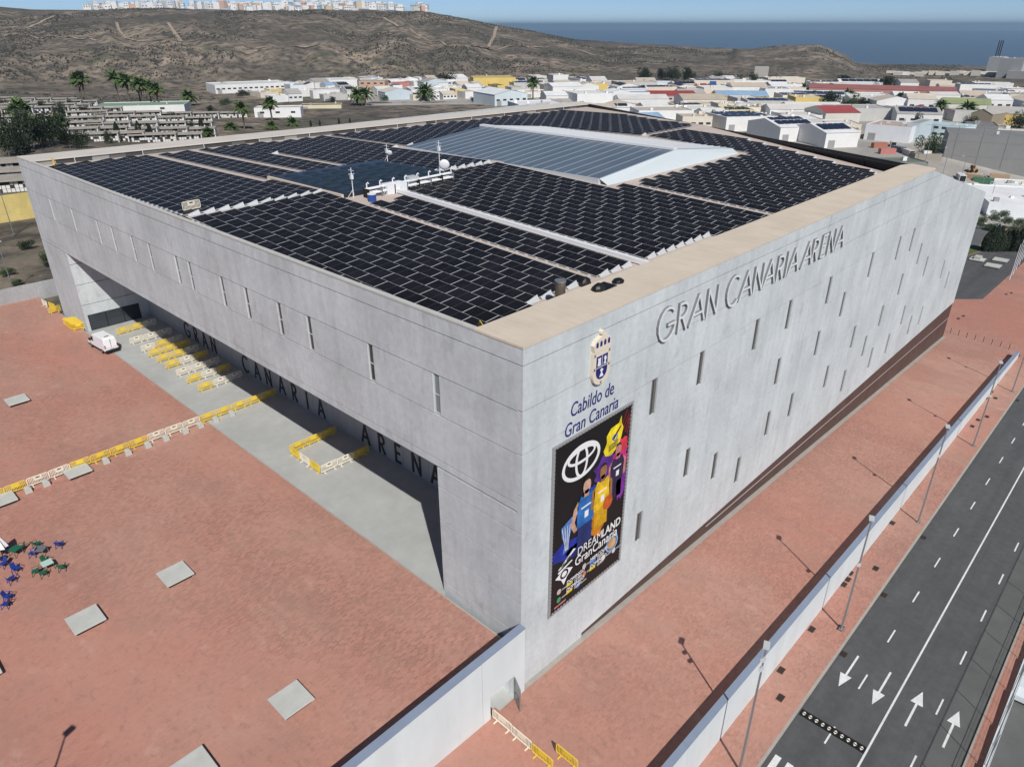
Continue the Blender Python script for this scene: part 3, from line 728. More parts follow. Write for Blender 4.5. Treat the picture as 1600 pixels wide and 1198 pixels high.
for (x, y, k) in slots:
    if k == 1 and any(abs(x - g) < .1 for g in (18.4 + 1.3, 27.1, 52.6)) or (k == 1 and x < 3.5): rl.box(x - PWd - .12, x - PWd + .12, y + .6, y + .85, zr(y) + .0, zr(y) + .16); rl.box(x - PWd - .12, x - PWd + .12, y + 1.8, y + 2.05, zr(y), zr(y) + .16)
rl.build('mounting_feet', M_LGREY, SOL, kind='stuff')
# ---- rooftop plant
def onroof(x, y, d=0): return Vector((x, y, zr(y) + d))
cp = thing('roof_pipe', 'long straight white pipe crossing the roof between solar rows', 'pipe')
MB().box(23.9, 24.35, 5.0, 42.5, 0, 0).v
q = []
for y in (5.2, 43): q += [(23.75, y, zr(y) + .1), (24.25, y, zr(y) + .1), (24.25, y, zr(y) + .5), (23.75, y, zr(y) + .5)]
MB().add(q, [(0, 1, 2, 3), (7, 6, 5, 4), (0, 4, 5, 1), (1, 5, 6, 2), (2, 6, 7, 3), (3, 7, 4, 0)]).build('pipe_casing', M_WHITE, cp)
for k in range(8): MB().box(23.6, 24.4, 7 + 5 * k, 7.3 + 5 * k, zr(7 + 5 * k) - .02, zr(7 + 5 * k) + .12).build('support', M_STEEL, cp)
dm = thing('dome_skylight', 'field of dark blue glossy domed rooflights in the middle of the roof', 'rooflights')
M_DOME = mat('dark_blue_glass', (.02, .034, .05), .5, noise=[(.2, .5, 3)], spec=.3)
for i in range(6):
    for j in range(6):
        x, y = 19.2 + 2.75 * i, 47.2 + 2.3 * j - .25 * i
        if 17 + i * .1 < x: MB().dome((0, 0, 0), 1.38, 1.17, .3, 12, 3).build('dome', M_DOME, dm, (x, y, zr(y) + .45), smooth=True)
MB().box(17.4, 34.6, 44.6, 60.3, 25.6, 26.25).build('upstand', mat('dark_blue_sheet', (.02, .028, .04), .3), dm)
MB().box(17.1, 17.4, 44.4, 61.2, 25.5, 26.15).build('edge_trim', M_COPE, dm)
pr_ = thing('pipe_rack', 'white rooftop pipe rack with vents and cooling unit beside the domed rooflights', 'plant')
a, b_ = onroof(19.6, 43.4), onroof(33.4, 43.9)
for k, (dy_, dz) in enumerate(((0, .5), (-.4, .5), (-.8, .5), (-.2, 1.0), (-.6, 1.0))): MB().tube([a + Vector((0, dy_, dz)), b_ + Vector((0, dy_, dz))], .1, 6).build('pipe', M_WHITE, pr_)
for k in range(8):
    p = a.lerp(b_, k / 7); MB().box(p.x - .06, p.x + .06, p.y - 1, p.y + .1, p.z - .1, p.z + 1.05).build('rack_frame', M_STEEL if k % 2 else M_RST, pr_)
    MB().tube([p + Vector((.5, .1, .5)), p + Vector((.5, .1, 1.5)), p + Vector((.7, .1, 1.6)), p + Vector((.8, .1, 1.48))], .08, 6).build('vent', M_WHITE, pr_)
MB().box(26.4, 27.9, 43.3, 44.4, 25.6, 27.0).build('cooling_unit', M_LGREY, pr_)
MB().box(22.4, 25.4, 42.6, 44.2, 25.6, 26.7).build('tank', M_WHITE, pr_)
tb = thing('blue_drum', 'blue drum with white lid at the end of the roof pipe rack', 'drum', onroof(19.2, 41.4)); MB().tube([(0, 0, 0), (0, 0, .8)], .5, 12).build('drum', mat('blue_plastic', (.03, .08, .3), .4), tb); MB().tube([(0, 0, .8), (0, 0, .88)], .52, 12).build('lid', M_WHITE, tb)
for lab, (x, y), h_ in (('white aerial mast with dish beyond the domed rooflights', (36.0, 60.2), 2.7), ('white aerial mast at the near end of the pipe rack', (18.6, 44.2), 3.4), ('thin aerial mast beside the round white dish', (34.6, 47.0), 4.4)):
    t = thing('aerial_mast', lab, 'antenna', onroof(x, y)); MB().tube([(0, 0, 0), (0, 0, h_)], .06, 6, .04).build('pole', M_WHITE, t)
    MB().tube([(0, -.5, h_ - .3), (0, .5, h_ - .3)], .04, 4).tube([(-.4, 0, h_ - .7), (.4, 0, h_ - .7)], .04, 4).box(-.15, .15, -.15, .15, h_ - 1.3, h_ - .8).build('aerial', M_WHITE, t)
    MB().tube([(0, 0, .9), (.5, .5, 0)], .03, 4).tube([(0, 0, .9), (-.5, .4, 0)], .03, 4).build('stay', M_WHITE, t)
    if 'beyond' in lab: MB().dome((0, 0, 0), .38, .38, .12, 12, 3).build('dish', M_WHITE, t, (.1, -.5, h_ - 1.2)).rotation_euler = (R(110), 0, R(-40))
t = thing('satellite_dish', 'round white satellite dish on a short post by the domed rooflights', 'satellite dish', onroof(34.2, 45.6)); MB().tube([(0, 0, 0), (0, 0, 1.3)], .08, 6).build('post', M_STEEL, t)
d_ = MB().dome((0, 0, 0), .7, .7, .22, 16, 4).build('dish', M_WHITE, t, (0, 0, 1.6), smooth=True); d_.rotation_euler = (R(100), 0, R(-46))
t = thing('flue', 'short metallic flue pipe standing at the roof edge by the beige coping', 'flue', onroof(10.3, 5.6, -.1)); MB().tube([(0, 0, 0), (0, 0, 2.3)], .42, 14).build('pipe', mat('bronze_metal', (.3, .25, .19), .4, .7), t); MB().tube([(0, 0, 2.3), (0, 0, 2.42)], .46, 14).build('cap', M_STEEL, t)
for k, bp in enumerate([onroof(15.9, 7.5), at(935, 453, 25.77), at(966, 441, 25.77)]):
    s = random.uniform(.5, .7); mb = MB(); mb.dome((0, 0, 0), .6, .5, .75 - .2 * k, 9, 4); mb.v = [(v[0] * random.uniform(.85, 1.15), v[1] * random.uniform(.8, 1.2), v[2]) for v in mb.v]
    mb.build('rubbish_bag', M_BLK, None, bp, label='black plastic bag lying by the roof coping, %s' % ['next to the flue', 'at the edge of the spare panel', 'past the spare panel'][k], cat='bag')
o = link('spare_panel', pme, None, at(957, 447, 25.77) + Vector((.3, -.3, .02))); o.scale = (1, .55, .3); tag(o, 'single dark blue panel lying flat between the black bags', 'solar panel')
# ================================================================== LETTERING, EMBLEM, BANNER on the right facade
fl = thing('facade_lettering', 'large raised pale letters GRAN CANARIA ARENA on the sunny facade', 'lettering')
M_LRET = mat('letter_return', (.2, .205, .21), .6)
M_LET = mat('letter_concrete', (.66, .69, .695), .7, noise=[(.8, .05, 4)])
for c, x, wq in (('G', 15.6, 2.45), ('R', 18.5, 1.5), ('A', 20.4, 2.5), ('N', 23.05, 2.05), ('C', 26.65, 2.2), ('A', 29.1, 2.5), ('N', 31.7, 2.05), ('A', 33.85, 2.5), ('R', 36.6, 1.5), ('I', 38.6, .5), ('A', 39.25, 2.5), ('A', 42.6, 2.5), ('R', 45.0, 1.5), ('E', 47.3, 1.4), ('N', 49.15, 2.05), ('A', 51.45, 2.5)):
    hl = 2.52 if c not in 'GC' else 2.8
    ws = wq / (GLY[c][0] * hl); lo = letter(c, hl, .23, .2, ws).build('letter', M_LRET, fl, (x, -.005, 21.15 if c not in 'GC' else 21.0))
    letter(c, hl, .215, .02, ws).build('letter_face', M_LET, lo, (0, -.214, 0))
em = thing('emblem', 'cream crowned coat of arms with blue quartered shield above the blue words', 'emblem')
M_EMB = mat('emblem_cream', (.72, .64, .52), .6); M_NAVY = mat('navy_paint', (.018, .022, .16), .5)
def shield(cx, zt, zb, hw, n=10):
    return [(cx - hw, zt), (cx - hw, zb + hw)] + [(cx - hw * math.cos(R(180 * i / n)), zb + hw - hw * math.sin(R(180 * i / n))) for i in range(1, n)] + [(cx + hw, zb + hw), (cx + hw, zt)]
MB().prism(shield(8.1, 23.0, 20.3, 1.0), .3, 'y', -.3).build('shield', M_EMB, em)
MB().prism([(7.2, 23.02), (9.0, 23.02), (9.15, 23.6), (8.85, 23.95), (8.35, 24.1), (8.1, 24.15), (7.85, 24.1), (7.35, 23.95), (7.05, 23.6)], .32, 'y', -.32).build('crown', M_EMB, em)
MB().prism([(8.1 + .2 * math.cos(R(30 * i)), 24.36 + .2 * math.sin(R(30 * i))) for i in range(12)], .3, 'y', -.3).build('crown_orb', M_EMB, em)
for k in range(4): xx = 7.42 + .45 * k; MB().prism([(xx - .12, 23.4), (xx + .12, 23.4), (xx + .13, 23.72), (xx, 23.85), (xx - .13, 23.72)], .02, 'y', -.335).build('crown_opening', M_NAVY, em)
MB().prism(shield(8.1, 22.65, 20.75, .66), .02, 'y', -.32).build('blue_field', M_NAVY, em)
MB().box(8.08, 8.12, -.335, -.32, 21.75, 22.65).box(7.44, 8.76, -.335, -.32, 21.73, 21.78).build('field_lines', M_EMB, em)
MB().prism([(7.58, 21.88), (7.95, 21.88), (7.9, 22.35), (7.97, 22.5), (7.55, 22.5), (7.63, 22.35)], .012, 'y', -.335).build('castle', M_WHITE, em)
MB().prism([(8.27, 21.88), (8.4, 22.1), (8.3, 22.4), (8.5, 22.52), (8.62, 22.3), (8.5, 22.05), (8.66, 21.88)], .012, 'y', -.335).build('lion', M_WHITE, em)
MB().prism([(7.85, 20.95), (8.05, 21.3), (7.9, 21.5), (8.1, 21.62), (8.3, 21.5), (8.15, 21.3), (8.35, 20.95)], .012, 'y', -.335).build('palm_figure', M_WHITE, em)
for (xx, z_) in ((7.25, 22.8), (8.95, 22.8), (7.25, 21.7), (8.95, 21.7), (8.1, 20.47)):
    MB().prism([(xx - .12, z_ - .1), (xx - .08, z_ - .12), (xx + .12, z_ + .1), (xx + .08, z_ + .12)], .012, 'y', -.315).prism([(xx - .12, z_ + .1), (xx - .08, z_ + .12), (xx + .12, z_ - .1), (xx + .08, z_ - .12)], .014, 'y', -.317).build('cross_mark', M_DARK, em)
tx = thing('facade_words', 'dark blue words Cabildo de Gran Canaria under the coat of arms', 'lettering')
text('word_line', 'Cabildo de', 1.62, M_NAVY, tx, (5.0, -.03, 18.62), shear=.12, sx=.74, depth=.012)
text('word_line', 'Gran Canaria', 1.62, M_NAVY, tx, (4.4, -.03, 17.12), shear=.12, sx=.75, depth=.012)
# banner
BX0, BX1, BZ0, BZ1 = 3.45, 12.75, 1.0, 16.65
bn = thing('banner', 'tall black banner with sponsor ring, basketball players and trophy on the facade', 'banner')
def flat(name, poly, layer, m, par=None): return MB().prism([(BX0 + u * (BX1 - BX0), BZ0 + v * (BZ1 - BZ0)) for u, v in poly], .006, 'y', -.12 - .008 * layer).build(name, m, par or bn)
def pc(n, c, r=.5): return mat('print_' + n, c, r, noise=[(.9, .45, 5), (3, .25, 4)] if max(c) - min(c) > .04 else None)
MB().box(BX0, BX1, -.115, -.02, BZ0, BZ1).build('sheet', pc('black', (.008, .008, .009)), bn)
M_FR = mat('banner_frame', (.3, .3, .3), .6)
for (a, b_, c, d) in ((BX0 - .3, BX0 - .05, BZ0 - .3, BZ1 + .3), (BX1 + .05, BX1 + .3, BZ0 - .3, BZ1 + .3)): MB().box(a, b_, -.14, -.01, c, d).build('frame', M_FR, bn)
MB().box(BX0 - .05, BX1 + .05, -.14, -.01, BZ1 + .06, BZ1 + .3).build('frame', M_FR, bn); MB().box(BX0 - .05, BX1 + .05, -.14, -.01, BZ0 - .3, BZ0 - .06).build('frame', M_FR, bn)
ls = MB()
for k in range(44):
    z_ = BZ0 + (BZ1 - BZ0) * k / 43; ls.box(BX0 - .12, BX0 + .1, -.16, -.14, z_ - .03, z_ + .03); ls.box(BX1 - .1, BX1 + .12, -.16, -.14, z_ - .03, z_ + .03)
for k in range(26):
    x_ = BX0 + (BX1 - BX0) * k / 25; ls.box(x_ - .03, x_ + .03, -.16, -.14, BZ1 - .1, BZ1 + .14); ls.box(x_ - .03, x_ + .03, -.16, -.14, BZ0 - .14, BZ0 + .1)
ls.build('lacing', M_DARK, bn, kind='stuff')
def ring(name, cu, cv, ru, rv, wd, layer, m, n=36, k=.62):
    o = [(cu + ru * math.cos(6.2832 * i / n), cv + k * rv * math.sin(6.2832 * i / n)) for i in range(n)]
    mb = MB(); W, Hh = BX1 - BX0, BZ1 - BZ0; vs = []
    for i in range(n):
        c, s = math.cos(6.2832 * i / n), math.sin(6.2832 * i / n)
        vs += [(BX0 + (cu + ru * c) * W, -.125 - .008 * layer, BZ0 + cv * Hh + rv * W * s), (BX0 + (cu + (ru - wd) * c) * W, -.125 - .008 * layer, BZ0 + cv * Hh + (rv - wd) * W * s)]
    mb.add(vs, [(2 * i, 2 * ((i + 1) % n), 2 * ((i + 1) % n) + 1, 2 * i + 1) for i in range(n)]).build(name, m, bn)
Wt = pc('white', (.8, .8, .8))
ring('ring_logo', .33, .85, .25, .165, .035, 1, Wt); ring('ring_logo', .33, .885, .185, .075, .028, 2, Wt); ring('ring_logo', .33, .85, .085, .155, .028, 3, Wt)
# colour clouds
def cloud(name, cu, cv, ru, rv, layer, m, seed, n=26):
    random.seed(seed); flat(name, [(cu + ru * math.cos(6.2832 * i / n) * random.uniform(.75, 1.15), cv + rv * math.sin(6.2832 * i / n) * random.uniform(.75, 1.15)) for i in range(n)], layer, m)
cloud('purple_smoke', .70, .70, .2, .10, 1, pc('purple', (.09, .03, .24)), 1); cloud('pink_smoke', .88, .70, .12, .13, 2, pc('pink', (.55, .03, .2)), 2); cloud('violet_smoke', .93, .56, .07, .13, 3, pc('violet', (.2, .03, .3)), 3)
cloud('red_smoke', .92, .79, .075, .05, 3, pc('red', (.6, .04, .06)), 9); cloud('blue_smoke', .18, .36, .2, .055, 1, pc('deep_blue', (.01, .03, .3)), 4); cloud('blue_smoke', .32, .32, .16, .04, 1, pc('navy_smoke', (.008, .015, .12)), 5); cloud('orange_smoke', .62, .40, .11, .1, 2, pc('orange', (.5, .17, .01)), 6); cloud('blue_smoke', .5, .61, .09, .045, 1, pc('royal', (.01, .05, .35)), 14)
for k in range(4): flat('streak', [(.86 + .035 * k, .9 - .02 * k), (.875 + .035 * k, .9 - .02 * k), (.95 + .03 * k if k < 2 else .99, .99 - .02 * k), (.94 + .03 * k if k < 2 else .98, .99 - .02 * k)], 1, pc('streak_red', (.25, .02, .02)))
isl = [(.66, .9), (.72, .935), (.83, .94), (.86, .975), (.87, .93), (.9, .9), (.88, .85), (.84, .8), (.74, .77), (.66, .785), (.63, .82), (.67, .86)]
flat('yellow_badge', isl, 3, pc('badge_yellow', (.8, .62, .02))); flat('badge_mark', [(.74, .87), (.86, .92), (.87, .915), (.76, .85)], 4, pc('ink', (.01, .01, .012))); ring('badge_ring', .785, .868, .035, .035, .012, 4, pc('badge_blue', (.03, .12, .5)))
for k in range(3): flat('badge_text', [(.70, .825 - .013 * k), (.83, .84 - .013 * k), (.83, .848 - .013 * k), (.70, .833 - .013 * k)], 4, pc('ink2', (.12, .1, .03)))
def player(cu, cv, s, skin, vest, vest2, layer, arm=False):
    k = .6
    f = lambda pts: [(cu + u * s, cv + v * s * k) for u, v in pts]
    flat('figure_legs', f([(-.13, -.33), (.14, -.33), (.13, 0), (-.13, 0)]), layer, vest2)
    flat('figure_vest', f([(-.15, -.05), (.15, -.05), (.16, .25), (.1, .37), (.05, .34), (-.05, .34), (-.1, .37), (-.16, .25)]), layer + 1, vest)
    flat('figure_arm', f([(-.15, .33), (-.22, .25), (-.27, .05), (-.2, -.08), (-.14, -.06), (-.2, .07), (-.14, .22)]) if arm else f([(-.14, .33), (-.2, .27), (-.21, .02), (-.16, .0), (-.14, .2)]), layer + 1, skin)
    flat('figure_arm', f([(.14, .33), (.2, .27), (.22, .02), (.16, .0), (.14, .2)]), layer + 1, skin)
    flat('figure_neck', f([(-.045, .33), (.045, .33), (.04, .42), (-.04, .42)]), layer + 2, skin)
    flat('figure_head', f([(.07 * math.cos(R(30 * i)), .47 + .105 * math.sin(R(30 * i))) for i in range(12)]), layer + 2, skin)
    flat('figure_hair', f([(.066, .53), (.05, .57), (0, .59), (-.05, .57), (-.066, .53), (-.03, .55), (.03, .55)]), layer + 3, pc('hair', (.02, .015, .012)))
    flat('vest_text', f([(-.09, .19), (.09, .19), (.09, .21), (-.09, .21)]), layer + 3, Wt); flat('vest_number', f([(-.02, .04), (.05, .04), (.05, .13), (-.02, .13)]), layer + 3, Wt)
player(.85, .6, .62, pc('skin_pink', (.5, .2, .2)), pc('vest_dark', (.03, .02, .06)), pc('short_dark', (.02, .015, .05)), 3)
player(.42, .47, .75, pc('skin', (.5, .3, .22)), pc('vest_blue', (.02, .14, .42)), pc('short_blue', (.01, .03, .14)), 5, True)
player(.64, .50, .72, pc('skin_dark', (.3, .14, .06)), pc('vest_yellow', (.75, .48, .02)), pc('short_yellow', (.6, .32, .01)), 7)
flat('ball', [(.735 + .07 * math.cos(R(30 * i)), .485 + .045 * math.sin(R(30 * i))) for i in range(12)], 12, pc('ball', (.5, .1, .02)))
flat('trophy', [(.10, .52), (.24, .55), (.235, .47), (.2, .42), (.21, .36), (.13, .345), (.15, .41), (.11, .46)], 3, pc('trophy_blue', (.08, .2, .5)))
for k in range(4): flat('trophy_edge', [(.105 + .035 * k, .51), (.115 + .035 * k, .515), (.17 + .01 * k, .36), (.16 + .01 * k, .36)], 4, pc('silver', (.55, .58, .62)))
def btext(s, u, v, size, m=Wt, bold=0, sx=1.0, layer=6): text('banner_text', s, size, m, bn, (BX0 + u * (BX1 - BX0), -.13 - .008 * layer, BZ0 + v * (BZ1 - BZ0)), bold=bold, sx=sx)
btext('DREAM', .33, .265, 1.18, sx=.86); btext('LAND', .685, .265, 1.18, bold=.03, sx=.84)
btext('GranCanaria', .30, .205, 1.32, bold=.015, sx=.86)
# eye-shaped mark
flat('eye_mark', [(.04, .215), (.16, .25), (.28, .215), (.2, .18), (.16, .14), (.12, .185)], 4, Wt); ring('eye_mark', .16, .213, .055, .05, .02, 5, pc('ink', (.01, .01, .012)))
flat('eye_mark', [(.07, .247), (.26, .27), (.27, .262), (.09, .235)], 4, Wt)
for k in range(3): flat('eye_mark', [(.075 + .0 * k, .262 + .0 * k), (.1, .258), (.31, .325), (.28, .335)], 3, Wt) if k == 0 else flat('eye_slot', [(.11 + .07 * (k - 1), .269 + .02 * (k - 1)), (.15 + .07 * (k - 1), .277 + .021 * (k - 1)), (.17 + .07 * (k - 1), .291 + .02 * (k - 1)), (.12 + .07 * (k - 1), .279 + .02 * (k - 1))], 5, pc('ink', (.01, .01, .012)))
Ye = pc('text_yellow', (.75, .6, .05)); Bl = pc('text_blue', (.1, .25, .6))
for (u, v, a, b_, cc) in ((.2, .125, 'DOMINGO', '12:30H', Ye), (.2, .075, 'DOMINGO', '12:00H', Ye), (.53, .155, 'MIERCOLES', '19:30H', Bl), (.53, .107, 'DOMINGO', '12:00H', Ye)):
    btext(a, u, v, .5, bold=.012, sx=.95); flat('text_mark', [(u, v - .021), (u + .085, v - .021), (u + .085, v - .004), (u, v - .004)], 5, cc); btext(b_, u + .105, v - .023, .42, bold=.01, sx=.8)
ring('round_seal', .86, .165, .095, .095, .022, 4, pc('seal_blue', (.2, .38, .65))); flat('seal_centre', [(.86 + .065 * math.cos(R(24 * i)), .165 + .0386 * math.sin(R(24 * i))) for i in range(15)], 4, pc('seal_orange', (.6, .38, .2)))
for (u, v, c) in ((.1, .115, (.5, .42, .4)), (.1, .06, (.05, .3, .12)), (.45, .155, (.55, .5, .45)), (.45, .1, (.5, .2, .12)), (.37, .055, (.05, .15, .5)), (.74, .105, (.7, .7, .7)), (.9, .1, (.6, .6, .6))):
    flat('crest', [(u + .03 * math.cos(R(40 * i)), v + .018 * math.sin(R(40 * i))) for i in range(9)], 4, pc('crest%d' % int(u * 100 + v * 1000), c))
    flat('crest_caption', [(u + .04, v - .006), (u + .12, v - .006), (u + .12, v + .004), (u + .04, v + .004)], 4, pc('caption', (.35, .35, .35)))
flat('caption_bar', [(.04, .018), (.2, .018), (.2, .03), (.04, .03)], 4, pc('caption_red', (.5, .15, .15)))
# ================================================================== BARRIERS
def barrier_parts(m, tagname):
    fr = MB(); L = 2.0
    fr.tube([(-.95, 0, .25), (-.98, 0, .3), (-1, 0, .4), (-1, 0, .95), (-.97, 0, 1.05), (-.9, 0, 1.1), (.9, 0, 1.1), (.97, 0, 1.05), (1, 0, .95), (1, 0, .4), (.98, 0, .3), (.95, 0, .25), (0, 0, .25), (-.95, 0, .25)], .045, 5)
    bars = MB()
    for k in range(13):
        x = -.84 + .14 * k; bars.box(x - .03, x + .03, -.02, .02, .28, 1.08) if abs(x) > .3 else bars.box(x - .03, x + .03, -.02, .02, .28, .62)
    pl = MB().box(-.36, .36, -.03, .03, .62, 1.06)
    ft = MB().box(-.05, .05, -.3, .3, .0, .06).box(-.04, .04, -.035, .035, .06, .27)
    out = []
    for nm, mb in (('frame', fr), ('bars', bars), ('plate', pl), ('foot', ft)):
        me = mb.mesh('barrier_' + nm + tagname); me.materials.append(m); out.append((nm, me))
    return out
BP = {'yellow': barrier_parts(M_YEL, '_y'), 'cream': barrier_parts(M_CRM, '_c')}
ORD = ['first', 'second', 'third', 'fourth', 'fifth', 'sixth', 'seventh', 'eighth', 'ninth', 'tenth', 'eleventh', 'twelfth', 'thirteenth', 'fourteenth', 'fifteenth', 'sixteenth', 'seventeenth', 'eighteenth', 'nineteenth', 'twentieth']
def barrier(x, y, rz, c, lab, grp, z=0, tilt=0):
    t = thing('crowd_barrier', lab, 'barrier', (x, y, z), rz, grp); t.rotation_euler[0] = tilt
    for nm, me in BP[c]:
        if nm == 'foot':
            for s in (-.62, .62): link('foot', me, t, (s, 0, 0))
        else: link(nm, me, t)
    if c == 'cream':
        link('label_plate', LABEL_ME, t, (0, -.035, .93))
    return t
LABEL_ME = MB().box(-.2, .2, -.008, .008, -.06, .06).mesh('label_plate'); LABEL_ME.materials.append(M_DARK)
rows = [(89.2, 'yyc'), (83.6, 'ccc'), (79.4, 'cyc'), (76.9, 'yyy'), (74.0, 'yyc'), (70.9, 'ycy'), (67.4, 'ccc'), (64.2, 'ycy'), (60.8, 'ycc')]
for ri, (y, cs) in enumerate(rows):
    for k, c in enumerate(cs):
        col = {'y': 'yellow', 'c': 'cream'}[c]
        barrier(3.5 + 2.1 * k + random.uniform(-.05, .05), y + random.uniform(-.08, .08), random.uniform(-.03, .03), col, '%s crowd barrier, %s panel of the %s queue row from the white van' % (col, ['outer', 'middle', 'inner'][k], ORD[ri]), 'queue barriers by the entrance')
x = 10.2
for k in range(17):
    x -= 2.08; col = 'cream' if k in (5, 6, 7, 12, 13) else 'yellow'
    barrier(x, 52.45 + random.uniform(-.06, .06), random.uniform(-.03, .03), col, '%s crowd barrier in the long line across the plaza, %s from the dark entrance wall' % (col, ORD[k]), 'long line of barriers')
for k, (bx, by, rz, c) in enumerate([(7.85, 38.3, 0, 'yellow'), (5.8, 38.35, 0, 'yellow'), (3.75, 38.35, 0, 'yellow'), (2.7, 37.3, 1.57, 'yellow'), (2.72, 35.3, 1.57, 'cream'), (2.72, 33.3, 1.57, 'yellow'), (3.8, 32.1, 0, 'cream'), (5.85, 32.0, 0, 'cream'), (7.9, 31.9, 0, 'yellow')]):
    barrier(bx, by, rz, c, '%s crowd barrier, %s panel round the three-sided pen on grey paving' % (c, ORD[k]), 'barriers of the small pen')
for k in range(11): barrier(-.75 - .1 * (k % 2), 96.0 + .38 * k, R(90) + R(68), 'yellow', 'yellow crowd barrier in the leaning stack by the concrete pier', 'stacked barriers', tilt=R(0))
for k, (bx, by, rz) in enumerate([(-.9, 107.2, R(15)), (-.6, 109.5, R(100)), (-1.0, 112.0, R(95))]): barrier(bx, by, rz, 'cream' if k == 2 else 'yellow', '%s crowd barrier, %s beyond the stack at the arena corner' % ('cream' if k == 2 else 'yellow', ORD[k]), 'barriers at the arena corner')
for k, (bx, by, c) in enumerate([(-3.75, -1.55, 'cream'), (-3.8, -3.6, 'cream'), (-3.85, -5.7, 'yellow'), (-2.6, -7.0, 'yellow')]):
    barrier(bx, by, R(90), c, '%s crowd barrier, %s out from the white retaining wall' % (c, ORD[k]), 'barriers below the retaining wall', z=zi(bx))
barrier(2.2, 50.6, R(5), 'cream', 'cream barrier standing on the roof walkway at the solar rows', 'barriers on the roof', z=zr(50.6))
barrier(1.3, 4.9, R(60), 'yellow', 'yellow barrier on the roof at the near coping corner', 'barriers on the roof', z=zr(5) + .35)
barrier(2.6, 97.6, R(80), 'yellow', 'yellow barrier on the roof by the far parapet corner', 'barriers on the roof', z=zr(97.6))
# concrete ballast blocks along the long line
for k, bx in enumerate([-20.2, -18.5, -12.5, -10.1, -7.9, -5.8, -3.5, -1.6, .3, 2.4]):
    mb = MB().prism([(-.35, 0), (.35, 0), (.3, .55), (.18, .75), (-.18, .75), (-.3, .55)], .5, 'y', -.25)
    mb.build('concrete_block', M_SLAB, None, (bx, 51.55, .0 if bx < -.4 else .004), bevel=.04, label='grey concrete block, %s along the barrier line from the grey paving' % ORD[9 - k], cat='block', group='concrete blocks along the barriers')
SLABS = [(-15.2, 27.65), (-22.6, 27.6), (-15.2, 8.5), (-15.4, 51.75), (-15.0, 75.2), (-22.6, 51.6), (-22.5, 8.4), (-30, 27.6), (-30, 51.6)]
for k, (sx_, sy_) in enumerate(SLABS):
    s = thing('stone_bench', ['square pale slab bench beside the open plaza below the queue pen', 'square pale slab bench near the folded parasol', 'square pale slab bench nearest the retaining wall and arena', 'square pale slab bench touching the long barrier line', 'square pale slab bench between van and barrier line', 'square pale slab bench at the far end of the barrier line', 'square pale slab bench by the retaining wall and lamp shadow', 'square pale slab bench west of the parasol', 'square pale slab bench west of the barrier line'][k], 'bench', (sx_, sy_, 0), group='slab benches on the plaza')
    MB().box(-1.2, 1.2, -1.2, 1.2, .3, .46).build('slab', M_SLAB, s, bevel=.02); MB().box(-1.0, 1.0, -1.0, 1.0, 0, .3).build('base', M_DARK, s)
for k, (px, py) in enumerate([(1527, 407), (1563, 408), (1551, 417)]):
    p = onz(px, py, zi); s = thing('stone_bench', 'pale slab bench on the dark yard behind the arena, ' + ['with a box on top', 'by the verge', 'nearest the arena'][k], 'bench', p, group='slab benches in the rear yard')
    MB().box(-1.8, 1.8, -1.8, 1.8, .3, .5).build('slab', M_SLAB, s); MB().box(-1.5, 1.5, -1.5, 1.5, -.2, .3).build('base', M_DARK, s)
    if k == 0: MB().box(-1.1, 1.0, -.8, .8, .5, 1.3).build('box', M_SLAB, s)
# ================================================================== VAN
vn = thing('delivery_van', 'white high-roof delivery van parked at the edge of the grey paving', 'van', (-.75, 85.3, 0), R(4))
M_VAN = mat('van_white', (.8, .81, .82), .3, spec=.5)
prof = [(-2.85, .45), (2.75, .4), (2.95, .55), (2.95, .95), (2.75, 1.12), (1.95, 1.3), (1.35, 2.15), (.9, 2.42), (-2.3, 2.5), (-2.75, 2.35), (-2.9, 1.2)]
mb = MB(); n_ = len(prof); vs = []
for s in (-1, 1):
    for (yy, z_) in prof: vs.append((s * (1.02 - (.16 * max(0, z_ - 1.15) / 1.3)), yy, z_))
mb.add(vs, [tuple(range(n_)), tuple(range(2 * n_ - 1, n_ - 1, -1))] + [(i, (i + 1) % n_, n_ + (i + 1) % n_, n_ + i) for i in range(n_)]); bd = mb.build('body', M_VAN, vn, bevel=.09)
MB().add([(-.85, 1.93, 1.34), (.85, 1.93, 1.34), (.8, 1.39, 2.13), (-.8, 1.39, 2.13)], [(0, 1, 2, 3)]).build('windscreen', M_GLASS, vn).location = (0, .04, .02)
for s in (-1, 1):
    MB().add([(s * 1.012, 1.75, 1.35), (s * 1.012, .75, 1.35), (s * .93, .75, 2.05), (s * .93, 1.35, 2.02)], [(0, 1, 2, 3)]).build('side_window', M_GLASS, vn)
    MB().box(s * 1.03 - .03, s * 1.03 + .03, -2.7, 2.6, .42, .62).build('side_sill', M_BLK, vn)
    MB().box(s * 1.15 - .12, s * 1.15 + .12, 1.55, 1.75, 1.35, 1.65).build('mirror', M_BLK, vn)
    MB().box(s * .88 - .07, s * .88 + .07, -2.93, -2.88, 1.0, 1.5).build('tail_light', mat('red_lens', (.35, .02, .02), .3), vn)
    MB().box(s * .75 - .15, s * .75 + .15, 2.88, 2.97, .75, .95).build('headlight', M_LGREY, vn)
    for yy in (-1.75, 1.9):
        wh = MB().tube([(s * .82, yy, .36), (s * 1.06, yy, .36)], .36, 14).build('wheel', M_BLK, vn); MB().tube([(s * 1.06, yy, .36), (s * 1.075, yy, .36)], .22, 10).build('rim', M_STEEL, wh)
MB().box(-1.0, 1.0, -3.05, -2.86, .38, .68).build('rear_bumper', M_BLK, vn); MB().box(-1.0, 1.0, 2.9, 3.05, .36, .7).build('front_bumper', M_BLK, vn)
